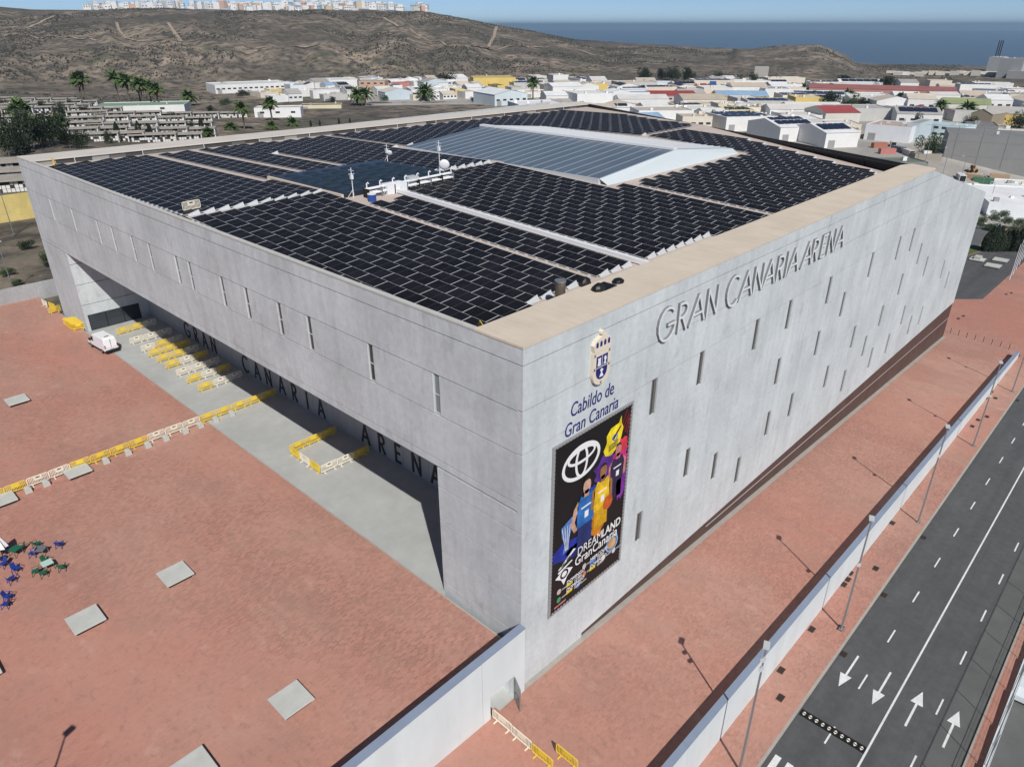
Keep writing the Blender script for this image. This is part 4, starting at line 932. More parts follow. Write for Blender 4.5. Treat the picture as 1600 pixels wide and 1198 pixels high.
MB().box(-.3, .3, -2.96, -2.93, .85, .98).build('number_plate', M_WHITE, vn); MB().box(-.3, .3, -2.1, -1.95, 2.5, 2.56).build('roof_vent', M_BLK, vn); MB().box(-.012, .012, -2.93, -2.85, .7, 2.3).build('door_gap', M_DARK, vn)
# ================================================================== TERRACE FURNITURE
M_GR = mat('green_resin', (.02, .13, .075), .4); M_BL = mat('blue_resin', (.02, .05, .26), .4)
def chair_proto(m):
    t = thing('resin_chair', 'x', 'chair', group='resin chairs on the plaza')
    MB().box(-.24, .24, -.24, .22, .4, .44).build('seat', m, t)
    b = MB().add([(-.22, .2, .42), (.22, .2, .42), (.2, .34, .88), (-.2, .34, .88), (-.22, .24, .42), (.22, .24, .42), (.2, .38, .88), (-.2, .38, .88)], [(0, 1, 2, 3), (7, 6, 5, 4), (0, 4, 5, 1), (1, 5, 6, 2), (2, 6, 7, 3), (3, 7, 4, 0)]); b.build('backrest', m, t)
    for sx_ in (-1, 1):
        for sy_ in (-1, 1): MB().tube([(sx_ * .22, sy_ * .21, .42), (sx_ * .27, sy_ * .27, 0)], .03, 5).build('leg', m, t)
        MB().tube([(sx_ * .26, -.24, .42), (sx_ * .28, -.22, .64), (sx_ * .28, .25, .66)], .028, 5).build('armrest', m, t)
    return t
cg, cb = chair_proto(M_GR), chair_proto(M_BL)
cg.scale = cb.scale = (1.05, 1.05, 1.05)
spots = [('g', (-22.35, 41.1), 2.0), ('b', (-24.5, 42.6), .3), ('b', (-23.0, 39.9), -2.2), ('b', (-20.9, 39.5), 2.4), ('g', (-22.5, 37.8), .6), ('g', (-23.2, 36.2), 3.0), ('g', (-21.8, 35.9), 2.7), ('g', (-23.6, 37.0), 4.4), ('b', (-24.7, 38.6), .4), ('b', (-25.4, 37.4), 3.3), ('b', (-26.2, 35.2), .8), ('b', (-26.6, 34.3), 4.0), ('g', (-23.5, 41.6), 4.2), ('b', (-25.3, 40.2), 5.2)]
near_l = ['facing the parasol table', 'at the back of the terrace', 'beside the grey table', 'standing apart on the open plaza side', 'north of the pale table', 'south of the pale table', 'on the plaza side of the pale table', 'west of the pale table', 'between the two tables', 'in front of the parasol', 'of the nearer pair', 'behind the nearer pair', 'behind the parasol table', 'under the parasol']
ug = {'g': True, 'b': True}
for k, (c, (px_, py_), rz) in enumerate(spots):
    o = cg if c == 'g' else cb; lab = '%s resin armchair %s' % ({'g': 'green', 'b': 'blue'}[c], near_l[k])
    if ug[c]: ug[c] = False; o.location = (px_, py_, 0); o.rotation_euler[2] = rz; o['label'] = lab
    else: copy_tree(o, (px_, py_, 0), rz, label=lab)
for k, (px_, py_, m, lab) in enumerate([(-22.6, 37.0, mat('mint_top', (.45, .62, .55), .4), 'pale mint square table among green chairs'), (-24.0, 41.3, M_GR, 'green square table beside the white parasol'), (-22.4, 39.6, M_STEEL, 'grey low table between the blue chairs')]):
    t = thing('terrace_table', lab, 'table', (px_, py_, 0), .4 * k); MB().box(-.45, .45, -.45, .45, .7, .74).build('top', m, t, bevel=.02)
    for a in (-1, 1):
        for b_ in (-1, 1): MB().tube([(a * .36, b_ * .36, .7), (a * .4, b_ * .4, 0)], .03, 5).build('leg', M_GR if k < 2 else M_STEEL, t)
t = thing('parasol', 'closed white parasol on a dark pole at the terrace tables', 'parasol', (-25.0, 41.6, 0)); MB().tube([(0, 0, 0), (0, 0, 2.9)], .035, 6).build('pole', M_DARK, t); MB().tube([(0, 0, 0), (0, 0, .12)], .35, 10).build('base', M_DARK, t)
mb = MB(); nn = 16; vs = []
for j, (z_, r_) in enumerate([(2.85, .04), (2.4, .3), (1.6, .62), (1.25, .72)]):
    for i in range(nn): rr = r_ * (1 if i % 2 else .68); vs.append((rr * math.cos(6.2832 * i / nn), rr * math.sin(6.2832 * i / nn), z_))
mb.add(vs, [(j * nn + i, j * nn + (i + 1) % nn, (j + 1) * nn + (i + 1) % nn, (j + 1) * nn + i) for j in range(3) for i in range(nn)]); mb.build('canopy', M_WHITE, t)
# ================================================================== LAMP COLUMNS, FLAGPOLES, POSTS
def lamp(x, y, z, h, lab, spots_=(.72,), cat='street lamp', grp='lamp columns along the white wall'):
    t = thing('lamp_column', lab, cat, (x, y, z), R(20), grp)
    MB().tube([(0, 0, 0), (0, 0, h)], .11, 8, .06).build('pole', M_STEEL, t); MB().box(-.25, .25, -.25, .25, 0, .06).build('base_plate', M_STEEL, t)
    MB().box(-.1, .6, -.22, .22, h - .1, h + .08).build('floodlight', M_LGREY, t); MB().box(.0, .55, -.18, .18, h - .14, h - .1).build('lens', M_GLASS, t)
    for f_ in spots_:
        sp = MB().tube([(-.1, 0, h * f_), (-.5, .1, h * f_ + .15)], .16, 8).build('spotlight', M_LGREY, t); MB().tube([(0, 0, h * f_), (-.15, 0, h * f_)], .05, 5).build('bracket', M_STEEL, sp)
for k, (px, py) in enumerate([(1148, 1198), (1322, 986), (1440, 818), (1522, 697), (1582, 612)]):
    p = onz(px, py, zo); lamp(p.x, -15.6, zo(p.x), 13.2, 'tall grey lamp column on the red sidewalk, %s up the slope from the speed hump' % ['one before and one', 'first', 'second', 'third', 'fourth'][k] if k else 'tall grey lamp column with three fittings nearest the zebra crossing', (.86, .93) if k == 0 else (.62,) if k % 2 else (.72,))
lamp(-34.2, 6.2, 0, 13.0, 'lamp column standing on the brick plaza near the retaining wall', (.8, .6), grp='lamp on the plaza')
for k in range(6):
    p = onz(1577 + 5 * k, 438 - 8 * k, zi); t = thing('flagpole', 'slim white flagpole in the row beside the dark yard', 'flagpole', p, group='row of flagpoles'); MB().tube([(0, 0, 0), (0, 0, 9.5)], .09, 6, .05).build('pole', M_WHITE, t); MB().box(-.2, .2, -.2, .2, 0, .1).build('foot', M_STEEL, t)
for k in range(8):
    xx, yy = 127.6 - .2 * k, -.4 - 1.5 * k; t = thing('bollard_post', 'thin dark post in the short row at the arena corner', 'post', (xx, yy, zi(xx)), group='posts at the arena corner'); MB().tube([(0, 0, 0), (0, 0, 1.1)], .05, 6).build('post', M_DARK, t)
    MB().tube([(0, 0, 1.1), (0, 0, 1.16)], .07, 6).build('cap', M_STEEL, t)
# back wall of the plaza
bw = thing('plaza_back_wall', 'low bare concrete wall closing the plaza beside the earth bank', 'wall')
for k in range(9): MB().box(-50 + 6.2 * k, -50 + 6.2 * k + 6.17, 118.1, 118.5, -3, 2.6).build('wall_panel', M_CON2, bw)
# ================================================================== BEYOND THE ARENA
M_EST = mat('estate_concrete', (.36, .34, .31), .9, noise=[(.02, .3, 7), (.2, .15, 5)])
mb = MB(); na, nr = 90, 40; vs = []
for j in range(nr):
    for i in range(na):
        px = 560 + 1250 * i / (na - 1); a = math.atan((px - 800) / 1245.0); fx = math.atan2(FWD.y, FWD.x) - a; r_ = (330 if px > 820 else 640) + (560 if px > 820 else 240) * j / (nr - 1)
        x, y = CAM.x + r_ * math.cos(fx), CAM.y + r_ * math.sin(fx); vs.append((x, y, tz(x, y) + .12))
mb.add(vs, [(j * na + i, j * na + i + 1, (j + 1) * na + i + 1, (j + 1) * na + i) for j in range(nr - 1) for i in range(na - 1)]).build('estate_ground', M_EST, smooth=True, kind='structure')
def zc_of(p):
    v = p - CAM; fw = v.x * FWD.x + v.y * FWD.y; return fw * math.cos(PITCH) - v.z * math.sin(PITCH)
def wallmat(c, i=0): return mat('wall_%.2f_%.2f_%.2f' % c, c, .8, noise=[((.15, .15, .1), .07, 5), (.8, .04, 3)])
def roofmat(c): return mat('roof_%.2f_%.2f_%.2f' % c, c, .8, noise=[(.12, .14, 6)])
M_WIN = mat('far_window', (.035, .04, .05), .25)
WHT, CRM, GRY, TAN, YLW, ORG, RED, PBL = (.74, .74, .72), (.66, .60, .50), (.33, .33, .32), (.42, .36, .28), (.66, .50, .16), (.55, .30, .18), (.30, .06, .055), (.50, .58, .62)
PLACED = []
def house(p, wd, dp, h, yaw, wall, roofc, kind, label, cat='building', group=None, nwin=0, rows=1, door=True, solar=0, name='warehouse', rh=None):
    PLACED.append((p.x, p.y, max(wd, dp) * .55))
    a = math.atan2(p.y - CAM.y, p.x - CAM.x) - math.pi / 2 + yaw
    t = thing(name, label, cat, (p.x, p.y, p.z - .2), a, group)
    W = wd / 2; wm = wallmat(wall); rm = roofmat(roofc)
    rh = rh if rh is not None else min(3.0, dp * .12)
    if kind == 'flat':
        mb = MB(); mb.box(-W, W, 0, dp, -4, h - .4)
        mb.box(-W, W, 0, .3, h - .4, h); mb.box(-W, W, dp - .3, dp, h - .4, h); mb.box(-W, -W + .3, .3, dp - .3, h - .4, h); mb.box(W - .3, W, .3, dp - .3, h - .4, h)
        mb.build('wall', wm, t); MB().add([(-W + .3, .3, h - .37), (W - .3, .3, h - .37), (W - .3, dp - .3, h - .37), (-W + .3, dp - .3, h - .37)], [(0, 1, 2, 3)]).build('roof', rm, t)
        if wd > 12:
            for q in range(random.randint(1, 4)): x0, y0 = random.uniform(-W + 1, W - 3), random.uniform(1, max(1.5, dp - 3)); MB().box(x0, x0 + random.uniform(.8, 2.4), y0, y0 + random.uniform(.8, 2), h - .38, h + random.uniform(.3, 1.6)).build('roof_unit', wallmat(random.choice([WHT, GRY, CRM])), t)
        ztop = lambda yy: h - .3
    elif kind == 'gablex':   # ridge along width
        MB().prism([(0, -4), (dp, -4), (dp, h), (dp / 2, h + rh), (0, h)], wd - .3, 'x', -W + .15).build('wall', wm, t)
        MB().add([(-W, -.3, h - .05), (W, -.3, h - .05), (W, dp / 2, h + rh + .1), (-W, dp / 2, h + rh + .1), (-W, dp + .3, h - .05), (W, dp + .3, h - .05)], [(0, 1, 2, 3), (3, 2, 5, 4)]).build('roof', rm, t)
        ztop = lambda yy: h + rh * (1 - abs(yy - dp / 2) / (dp / 2)) + .1
    else:                    # ridge along depth
        MB().prism([(-W, -4), (W, -4), (W, h), (0, h + rh), (-W, h)], dp - .2, 'y', .1).build('wall', wm, t)
        MB().add([(-W - .3, -.2, h - .05), (0, -.2, h + rh + .1), (0, dp, h + rh + .1), (-W - .3, dp, h - .05), (W + .3, -.2, h - .05), (W + .3, dp, h - .05)], [(0, 1, 2, 3), (1, 4, 5, 2)]).build('roof', rm, t)
        ztop = lambda yy: h + .2
    if nwin:
        for r_ in range(rows):
            for k in range(nwin):
                x = -W + wd * (k + .5) / nwin; z0 = h * (r_ + .45) / rows - (0 if rows > 1 else 0); ww = min(1.5, wd / nwin * .3)
                wn = MB().box(x - ww, x + ww, -.06, .02, z0, z0 + min(1.3, h / rows * .42)).build('window', M_WIN, t)
    if door and wd > 14 and kind != 'x': MB().box(-W + 2, -W + 6, -.05, .02, 0, min(4.2, h * .6)).build('door', roofmat(GRY), t)
    for s in range(solar):
        y0 = dp * (.15 + .7 * s / max(1, solar)); y1 = y0 + dp * .5 / solar
        pm_ = MB(); 
        for q in range(5): x0 = -W + wd * (.08 + .17 * q); x1 = x0 + wd * .155; pm_.add([(x0, y0, ztop(y0) + .25), (x1, y0, ztop(y0) + .25), (x1, y1, ztop(y1) + .6), (x0, y1, ztop(y1) + .6)], [(0, 1, 2, 3)])
        pm_.build('solar_panels', mat('far_solar', (.02, .025, .05), .3), t)
    return t
def bld(xl, xr, yb, yt, dp, kind, wall, roofc, label, yaw=0, **k):
    p = gp((xl + xr) / 2, yb); z = zc_of(p); return house(p, (xr - xl) * z / F, dp, (yb - yt) * z / (F * 1.07), yaw, wall, roofc, kind, label, **k)
random.seed(11)
B = [
 (340, 455, 144, 131, 40, 'flat', WHT, (.6, .62, .6), 'long white factory with a row of small windows below the dark slope', dict(nwin=14, yaw=.25)),
 (562, 602, 143, 127, 22, 'flat', (.52, .34, .24), GRY, 'brown brick office block among the white sheds', dict(nwin=4, rows=2, yaw=-.2)),
 (604, 640, 137, 129, 30, 'flat', (.45, .2, .17), RED, 'low brick-red shed beside the brown office', {}),
 (463, 497, 139, 129, 20, 'flat', (.62, .55, .38), TAN, 'small beige building on the rise left of the white sheds', dict(nwin=3)),
 (496, 562, 137, 125, 36, 'flat', WHT, (.62, .6, .58), 'long blank white shed left of the brown office', dict(yaw=.1)),
 (740, 806, 141, 122, 34, 'flat', YLW, (.5, .4, .18), 'large yellow hall with pointed roof corners', dict(yaw=.12)),
 (770, 828, 165, 147, 40, 'gabley', (.6, .68, .7), (.7, .72, .74), 'pale blue gabled shed with small upper windows', dict(nwin=5, yaw=.5)),
 (643, 700, 152, 140, 40, 'flat', WHT, (.66, .66, .64), 'wide white shed above the palm clump', dict(yaw=.15)),
 (700, 745, 146, 136, 35, 'flat', WHT, (.6, .6, .6), 'white shed beside the yellow hall', {}),
 (849, 899, 158, 146, 30, 'flat', (.09, .085, .08), (.5, .42, .33), 'dark colonnaded block with brown roof deck', dict(nwin=10, yaw=.1)),
 (900, 958, 166, 146, 40, 'flat', WHT, (.7, .7, .68), 'big blank white-walled block behind the far roof corner', dict(yaw=.35)),
 (966, 1000, 150, 143, 26, 'gablex', (.6, .6, .55), (.09, .17, .06), 'building with a green pitched roof', dict(yaw=.3)),
 (1014, 1090, 160, 151, 42, 'gablex', (.62, .55, .5), RED, 'dark red roofed hall with pale columns', dict(nwin=8, yaw=.2)),
 (1085, 1118, 146, 134, 30, 'flat', (.24, .07, .06), (.25, .07, .06), 'maroon shed beside the blue and yellow tower', {}),
 (1120, 1200, 160, 151, 44, 'gablex', (.62, .40, .12), (.28, .42, .58), 'orange walled shed with light blue roof', dict(yaw=.15)),
 (1066, 1135, 168, 156, 36, 'gablex', (.66, .66, .64), (.50, .43, .33), 'white shed with wide beige roof', dict(nwin=6, yaw=.25)),
 (1124, 1180, 177, 163, 24, 'flat', (.72, .74, .76), (.66, .66, .66), 'white two-storey office with dark square windows', dict(nwin=5, rows=2, yaw=.4)),
 (1060, 1130, 187, 170, 30, 'flat', WHT, (.66, .65, .62), 'white flat block just past the dark rear parapet', dict(yaw=.45)),
 (1130, 1215, 205, 182, 40, 'flat', WHT, (.7, .7, .7), 'low white block with rooftop solar strips nearest the parapet', dict(yaw=.5, solar=2)),
 (1212, 1282, 222, 198, 34, 'gablex', WHT, (.72, .73, .74), 'white shed with three solar strips on its roof', dict(yaw=.62, solar=3)),
 (1284, 1342, 232, 207, 34, 'gablex', WHT, (.72, .73, .74), 'white shed with two solar strips and an open yard', dict(yaw=.62, solar=2)),
 (1228, 1310, 200, 180, 26, 'flat', (.72, .70, .66), (.62, .6, .55), 'long white warehouse with worn pale roof', dict(yaw=.5, nwin=3)),
 (1285, 1342, 200, 176, 30, 'gablex', (.62, .60, .54), (.33, .07, .07), 'cream warehouse with dark red roof', dict(yaw=.5, rh=3)),
 (1350, 1416, 222, 196, 26, 'flat', (.74, .76, .78), (.45, .36, .3), 'tall plain white block with brown roof plant', dict(yaw=-.25)),
 (1412, 1430, 222, 192, 26, 'flat', PBL, GRY, 'narrow pale blue block against the white one', dict(yaw=-.25)),
 (1405, 1465, 190, 178, 22, 'gabley', WHT, RED, 'row of white gables with red roofs', dict(yaw=.05, rh=4)),
 (1430, 1500, 215, 196, 20, 'flat', (.58, .70, .72), (.42, .56, .6), 'pale turquoise office with yellow windows', dict(yaw=-.3, nwin=6, rows=2)),
 (1473, 1540, 180, 163, 30, 'gablex', (.74, .72, .66), (.30, .34, .17), 'white and yellow shed with olive roof', dict(yaw=.1)),
 (1543, 1625, 197, 178, 34, 'gablex', YLW, (.46, .45, .42), 'yellow walled shed with grey sheet roof', dict(yaw=.05, nwin=5)),
 (1514, 1545, 196, 178, 34, 'gabley', (.3, .25, .18), (.4, .38, .35), 'brown gabled shed end beside the yellow shed', dict(yaw=-.35)),
 (1240, 1330, 158, 148, 46, 'flat', WHT, (.7, .72, .73), 'wide pale shed with solar strips beyond the red roofs', dict(yaw=.15, solar=2)),
 (1330, 1400, 166, 154, 40, 'flat', (.6, .6, .58), (.62, .62, .6), 'grey-white shed with dark doors and trees before it', dict(yaw=.15, nwin=5)),
 (1270, 1480, 146, 140, 30, 'gablex', (.4, .2, .18), (.30, .12, .11), 'very long low red-brown roofed shed', dict(yaw=.05)),
 (1525, 1580, 153, 142, 30, 'flat', (.7, .71, .72), (.14, .17, .22), 'white block with dark blue-grey roof', dict(yaw=.1, nwin=6)),
 (1580, 1640, 160, 150, 30, 'flat', WHT, GRY, 'white block at the edge of the estate', {}),
 (1460, 1480, 162, 148, 20, 'flat', YLW, YLW, 'small yellow round-topped store', {}),
 (1000, 1062, 177, 166, 30, 'flat', (.66, .6, .54), (.55, .45, .36), 'tan roofed block before the red roofed hall', dict(yaw=.3)),
 (820, 850, 153, 144, 30, 'flat', WHT, (.62, .52, .4), 'white block left of the colonnade', {}),
 (930, 1085, 135, 130, 40, 'flat', (.72, .74, .76), (.68, .72, .74), 'very long white roofed hall at the foot of the hill', {}),
 (400, 470, 184, 168, 16, 'flat', (.76, .77, .76), (.5, .46, .4), 'white single-storey building behind the cypresses', dict(nwin=3, yaw=-.15)),
 (470, 533, 170, 164, 14, 'flat', (.66, .6, .42), (.08, .08, .08), 'cream single-storey building with black roof', dict(yaw=-.1)),
 (155, 285, 177, 165, 30, 'flat', WHT, (.2, .3, .22), 'white cemetery chapel with green and red roof edge', dict(yaw=-.2, nwin=2)),
]
for b in B: bld(*b[:9], **b[9])
# peaked corners of the yellow hall and the blue and yellow tower
t = bld(1107, 1117, 147, 128, 8, 'flat', (.03, .12, .33), (.03, .12, .33), 'blue tower with yellow base in the estate', door=False)
bld(1104, 1116, 149, 139, 6, 'flat', (.7, .5, .05), (.6, .4, .05), 'yellow block at the foot of the blue tower', door=False)
t = bld(1178, 1199, 121, 105, 16, 'flat', (.42, .40, .36), (.4, .38, .34), 'tall beige silo block standing alone below the headland', cat='silo', name='silo_block', nwin=0, door=False)
# mill with silos at the coast
for (xl, xr, yb_, yt, c, lab) in [(1541, 1560, 112, 90, (.40, .41, .40), 'grey concrete silo tower with dark masts on top'), (1557, 1590, 122, 92, (.36, .37, .37), 'large grey concrete silo block of the coastal mill'), (1555, 1562, 106, 90, (.66, .68, .68), 'white narrow silo slab beside the grey tower'), (1588, 1602, 114, 97, (.62, .63, .62), 'white silo building at the mill'), (1575, 1640, 124, 112, (.4, .4, .38), 'low grey mill hall before the silos')]:
    t = bld(xl, xr, yb_, yt, 22, 'flat', c, c, lab, cat='silo', name='silo_block', door=False, yaw=-.3)
    if 'masts' in lab:
        for k in range(3): MB().box(-3 + 2.5 * k, -2 + 2.5 * k, 3, 4, 20, 40).build('mast', M_DARK, t)
for k in range(16):
    px = 1385 + 11 * k; bld(px, px + 13, 117 + random.uniform(-2, 3), 112 + random.uniform(-1, 2), 20, 'flat', random.choice([WHT, CRM, (.5, .48, .43)]), random.choice([(.62, .62, .6), TAN]), 'pale low shed on the coastal terrace', group='sheds on the coastal terrace', door=False)
# grey concrete block with ramp, near right
t = bld(1478, 1594, 262, 212, 30, 'flat', (.24, .24, .235), (.22, .22, .215), 'massive raw grey concrete block with panel joints beyond the arena', yaw=.12, door=False)
for k in range(5): MB().box(-26 + 11 * k, -25.8 + 11 * k, -.08, 0, 0, 19).build('joint', mat('joint_grey2', (.15, .15, .148), .8), t)
for k in range(3): MB().box(-30, 30, -.09, 0, 5 + 7 * k, 5.15 + 7 * k).build('joint', mat('joint_grey', (.28, .28, .275), .8), t)
bld(1510, 1552, 214, 196, 24, 'flat', (.2, .2, .2), (.19, .19, .19), 'grey concrete ramp house behind the raw grey block', yaw=.12, door=False)
bld(1558, 1640, 214, 204, 26, 'flat', WHT, (.6, .57, .5), 'white terrace building beside the raw grey block', yaw=.12)
bld(1545, 1640, 345, 318, 40, 'flat', (.74, .77, .79), (.76, .77, .77), 'white roofed building at the yard edge', yaw=.3, door=False)
bld(1553, 1640, 305, 292, 20, 'flat', WHT, (.72, .72, .71), 'long white roof beyond the yard edge', yaw=.25, door=False)
bld(1518, 1557, 380, 352, 6, 'flat', (.72, .73, .72), (.6, .6, .58), 'small white kiosk among cypress trees', yaw=.2, door=False)
bld(1556, 1588, 389, 374, 6, 'flat', (.10, .26, .15), (.38, .36, .33), 'green metal cabin behind the cypress hedge', yaw=.1, door=False)
bld(1372, 1452, 262, 253, 14, 'flat', (.2, .21, .19), (.15, .18, .14), 'low dark green canopy roof right behind the dark parapet', yaw=.62, door=False)
bld(1428, 1470, 252, 240, 10, 'flat', (.3, .27, .22), (.25, .23, .2), 'low earthy workshop by the bright green tree', yaw=.5)
sw = bld(1474, 1540, 300, 291, 1.2, 'flat', (.16, .15, .14), (.18, .17, .16), 'dark stone yard wall along the rear road', cat='wall', name='yard_wall', yaw=.55, door=False)
random.seed(77)
for k, (px, py, c, lab) in enumerate([(1385, 241, (.5, .2, .17), 'faded red container among the scrap yard clutter'), (1402, 238, (.16, .18, .22), 'dark blue container among the scrap yard clutter'), (1418, 243, (.62, .6, .56), 'white container among the scrap yard clutter'), (1373, 232, (.4, .17, .12), 'rusty container behind the plain white block'), (1395, 229, (.66, .64, .6), 'white container behind the plain white block'), (1522, 283, (.5, .36, .22), 'ochre covered bay below the raw grey block'), (1535, 288, (.08, .2, .13), 'green container in the dirt yard'), (1560, 282, (.46, .33, .22), 'sand coloured store below the raw grey block'), (1500, 282, (.7, .7, .68), 'white slatted crate stack in the dirt yard')]):
    p = gp(px, py); t = thing('container', lab, 'container', p, random.uniform(0, 3)); MB().box(-4, 4, -1.4, 1.4, 0, 2.8).build('body', wallmat(c), t); MB().box(-4.05, -4, -1.2, 1.2, .2, 2.6).build('door', M_DARK, t)
    mb = MB()
    for q in range(12): mb.box(-3.8 + .65 * q, -3.6 + .65 * q, -1.45, 1.45, .1, 2.75)
    mb.build('corrugation', wallmat(c), t)
# filler sheds of the estate, kept clear of the named ones
names = ['white flat-roofed shed packed into the industrial estate', 'cream flat-roofed shed packed into the industrial estate', 'grey flat-roofed shed packed into the industrial estate', 'pale pitched-roof shed packed into the industrial estate']
cnt = 0
for i in range(5000):
    px = random.uniform(400, 1660); r_ = random.uniform(470, 900) if px > 830 else random.uniform(690, 850)
    a = math.atan((px - 800) / 1245.0); fdx = math.atan2(FWD.y, FWD.x) - a
    x, y = CAM.x + r_ * math.cos(fdx), CAM.y + r_ * math.sin(fdx)
    wd, dp, h_ = random.uniform(16, 44), random.uniform(14, 32), random.uniform(4.5, 9.5)
    if px < 830: wd, h_ = random.uniform(8, 20), random.uniform(4, 8)
    if any((x - q[0]) ** 2 + (y - q[1]) ** 2 < (q[2] + wd * .36) ** 2 for q in PLACED): continue
    if px > 1380 and r_ < 560: continue
    k = random.choice([0, 0, 0, 0, 1, 1, 2, 3, 3, 3, 3, 5 if i % 2 else 4]); c, wn_ = [(WHT, 'white'), (CRM, 'cream'), ((.5, .5, .48), 'grey'), ((.7, .7, .68), 'off-white'), (YLW, 'yellow'), (PBL, 'pale blue')][k]
    rc, rn_ = random.choice([((.66, .66, .64), 'pale'), ((.55, .46, .36), 'tan'), ((.72, .73, .73), 'white'), ((.36, .34, .31), 'dark grey'), ((.5, .45, .38), 'dusty brown'), ((.42, .4, .38), 'grey'), ((.6, .53, .43), 'sandy'), ((.27, .4, .55), 'blue') if i % 3 == 0 else ((.62, .6, .57), 'off-white')])
    nw_ = random.choice([0, 0, 3, 4]) if r_ < 700 else 0; pit = k in (3, 5)
    sz = 'small' if wd < 22 else 'wide' if wd > 34 else 'middling'
    house(Vector((x, y, tz(x, y))), wd, dp, h_, random.choice([.25, .3, -1.25, .35]) + random.uniform(-.06, .06), c, rc, 'gablex' if pit else 'flat', '%s %s shed with %s %s roof in the industrial estate%s' % (sz, wn_, rn_, 'pitched' if pit else 'flat', ', windows in front' if nw_ else ''), group='sheds of the industrial estate', door=(r_ < 650), nwin=nw_, solar=random.choice([0, 0, 0, 0, 2]))
    cnt += 1
    if cnt > 300: break
# hilltop town
random.seed(21); nt_ = 0
for i in range(1200):
    px = random.uniform(138, 668); d_ = random.random()
    dens = 1 if (380 < px < 560) else .55
    if random.random() > dens: continue
    a = math.atan((px - 800) / 1245.0); fdx = math.atan2(FWD.y, FWD.x) - a
    r_ = 1570 + 220 * d_ + (0 if px > 350 else 30)
    x, y = CAM.x + r_ * math.cos(fdx), CAM.y + r_ * math.sin(fdx)
    wd = random.uniform(6, 13)
    if any((x - q[0]) ** 2 + (y - q[1]) ** 2 < (q[2] + wd * .5) ** 2 for q in PLACED): continue
    zg = tz(x, y) + 18 * d_
    k = random.random(); c = (.74, .74, .73) if k < .8 else (.6, .4, .31) if k < .87 else (.6, .5, .36) if k < .93 else (.36, .5, .62)
    nm = 'white' if k < .8 else 'terracotta' if k < .87 else 'ochre' if k < .93 else 'pale blue'
    t = house(Vector((x, y, zg - 2)), wd, random.uniform(6, 10), random.uniform(2.5, 7) + 3, random.uniform(-.7, .7), c, (.6, .58, .55), 'flat', '%s flat-roofed house in the town along the hilltop' % nm, cat='house', group='houses of the hilltop town', door=False, name='town_house', nwin=random.choice([0, 0, 2, 3]), rows=random.choice([1, 2]))
    PLACED[-1] = (x, y, wd * .42); nt_ += 1
    if nt_ > 250: break
# ------------------------------------------------------------------ cemetery niche blocks
M_NR = mat('weathered_roof', (.36, .33, .28), .95, noise=[(.3, .2, 5)]); M_NW = mat('niche_white', (.70, .69, .66), .8); M_ND = mat('niche_dark', (.045, .043, .04), .8)
def niche(px, py, L, yaw=-.15, dp=7.0, lab='x'):
    p = gp(px, py); a = math.atan2(p.y - CAM.y, p.x - CAM.x) - math.pi / 2 + yaw
    t = thing('niche_block', lab, 'tomb', (p.x, p.y, p.z), a, 'rows of cemetery niche blocks')
    MB().box(-L / 2 - .4, L / 2 + .4, -.9, dp + .5, 3.3, 3.65).build('roof', M_NR, t); MB().box(-L / 2, L / 2, .35, dp, -2, 3.3).build('back_wall', M_ND, t)
    n = int(L / 1.1)
    wmb = MB()
    for i in range(n):
        for j in range(3):
            if random.random() < .62: wmb.box(-L / 2 + 1.1 * i + .08, -L / 2 + 1.1 * (i + 1) - .08, .1, .35, .1 + 1.06 * j, 1.08 + 1.06 * j)
    wmb.build('niche_fronts', M_NW, t, kind='stuff')
    for s in (-1, 1): MB().box(s * L / 2 - .25, s * L / 2 + .25, -.7, dp, -1, 3.3).build('end_wall', M_NW if random.random() < .6 else wallmat((.5, .47, .4)), t)
random.seed(31)
NROW = {162: 'farthest row under the dry field', 167: 'second row from the dry field', 172: 'third row from the dry field', 178: 'fourth row from the dry field', 185: 'row in front of the chapel', 193: 'second row below the chapel', 203: 'third row below the chapel', 213: 'fourth row below the chapel', 222: 'row next to the long roof parapet', 270: 'third row above the yellow wall', 286: 'second row above the yellow wall', 301: 'row right above the yellow wall'}
for (y, xs, L) in [(162, range(6, 130, 26), 17), (167, range(0, 140, 27), 17), (172, range(14, 130, 27), 16), (178, range(2, 180, 28), 16), (185, list(range(135, 370, 45)), 22), (193, list(range(0, 60, 26)) + list(range(130, 340, 44)), 20), (203, list(range(125, 340, 44)), 21), (213, list(range(0, 20, 20)) + list(range(120, 320, 46)), 20), (222, list(range(145, 300, 46)), 20), (270, [5, 28], 14), (286, [0, 26], 14), (301, [2, 34], 14)]:
    for k, x in enumerate(xs): niche(x + random.uniform(-3, 3), y + random.uniform(-1, 1), L, lab='niche block with chequered white fronts, %s in the %s' % (ORD[k], NROW[y]))
# left: street, yellow wall
M_YW = mat('stained_yellow_wall', (.66, .53, .2), .85, noise=[((.12, .12, .05), .2, 6), (.7, .1, 5)])
yw = thing('yellow_wall', 'stained yellow enclosure wall across the street from the arena', 'wall')
for k in range(12): MB().box(-60 + 10 * k, -60 + 10 * k + 9.95, 186 + .2 * k, 186.6 + .2 * k, -6, 7.0 - .15 * k).build('wall_panel', M_YW, yw)
sh = lambda n_, m, y0, y1, dz: MB().add([(-140, y0 - 2, dz), (70, y0 + 3, dz - 2.2), (70, y1 + 3, dz - 2.2), (-140, y1 - 2, dz)], [(0, 1, 2, 3)]).build(n_, m, kind='structure')
sh('side_street', M_ASPH2, 166.5, 178, .02); sh('side_pavement', mat('pale_pavement', (.34, .33, .3), .85, noise=[(.4, .1, 5)]), 160.5, 164.2, .14); sh('cycle_strip', M_BRICK, 164.2, 166.5, .1)
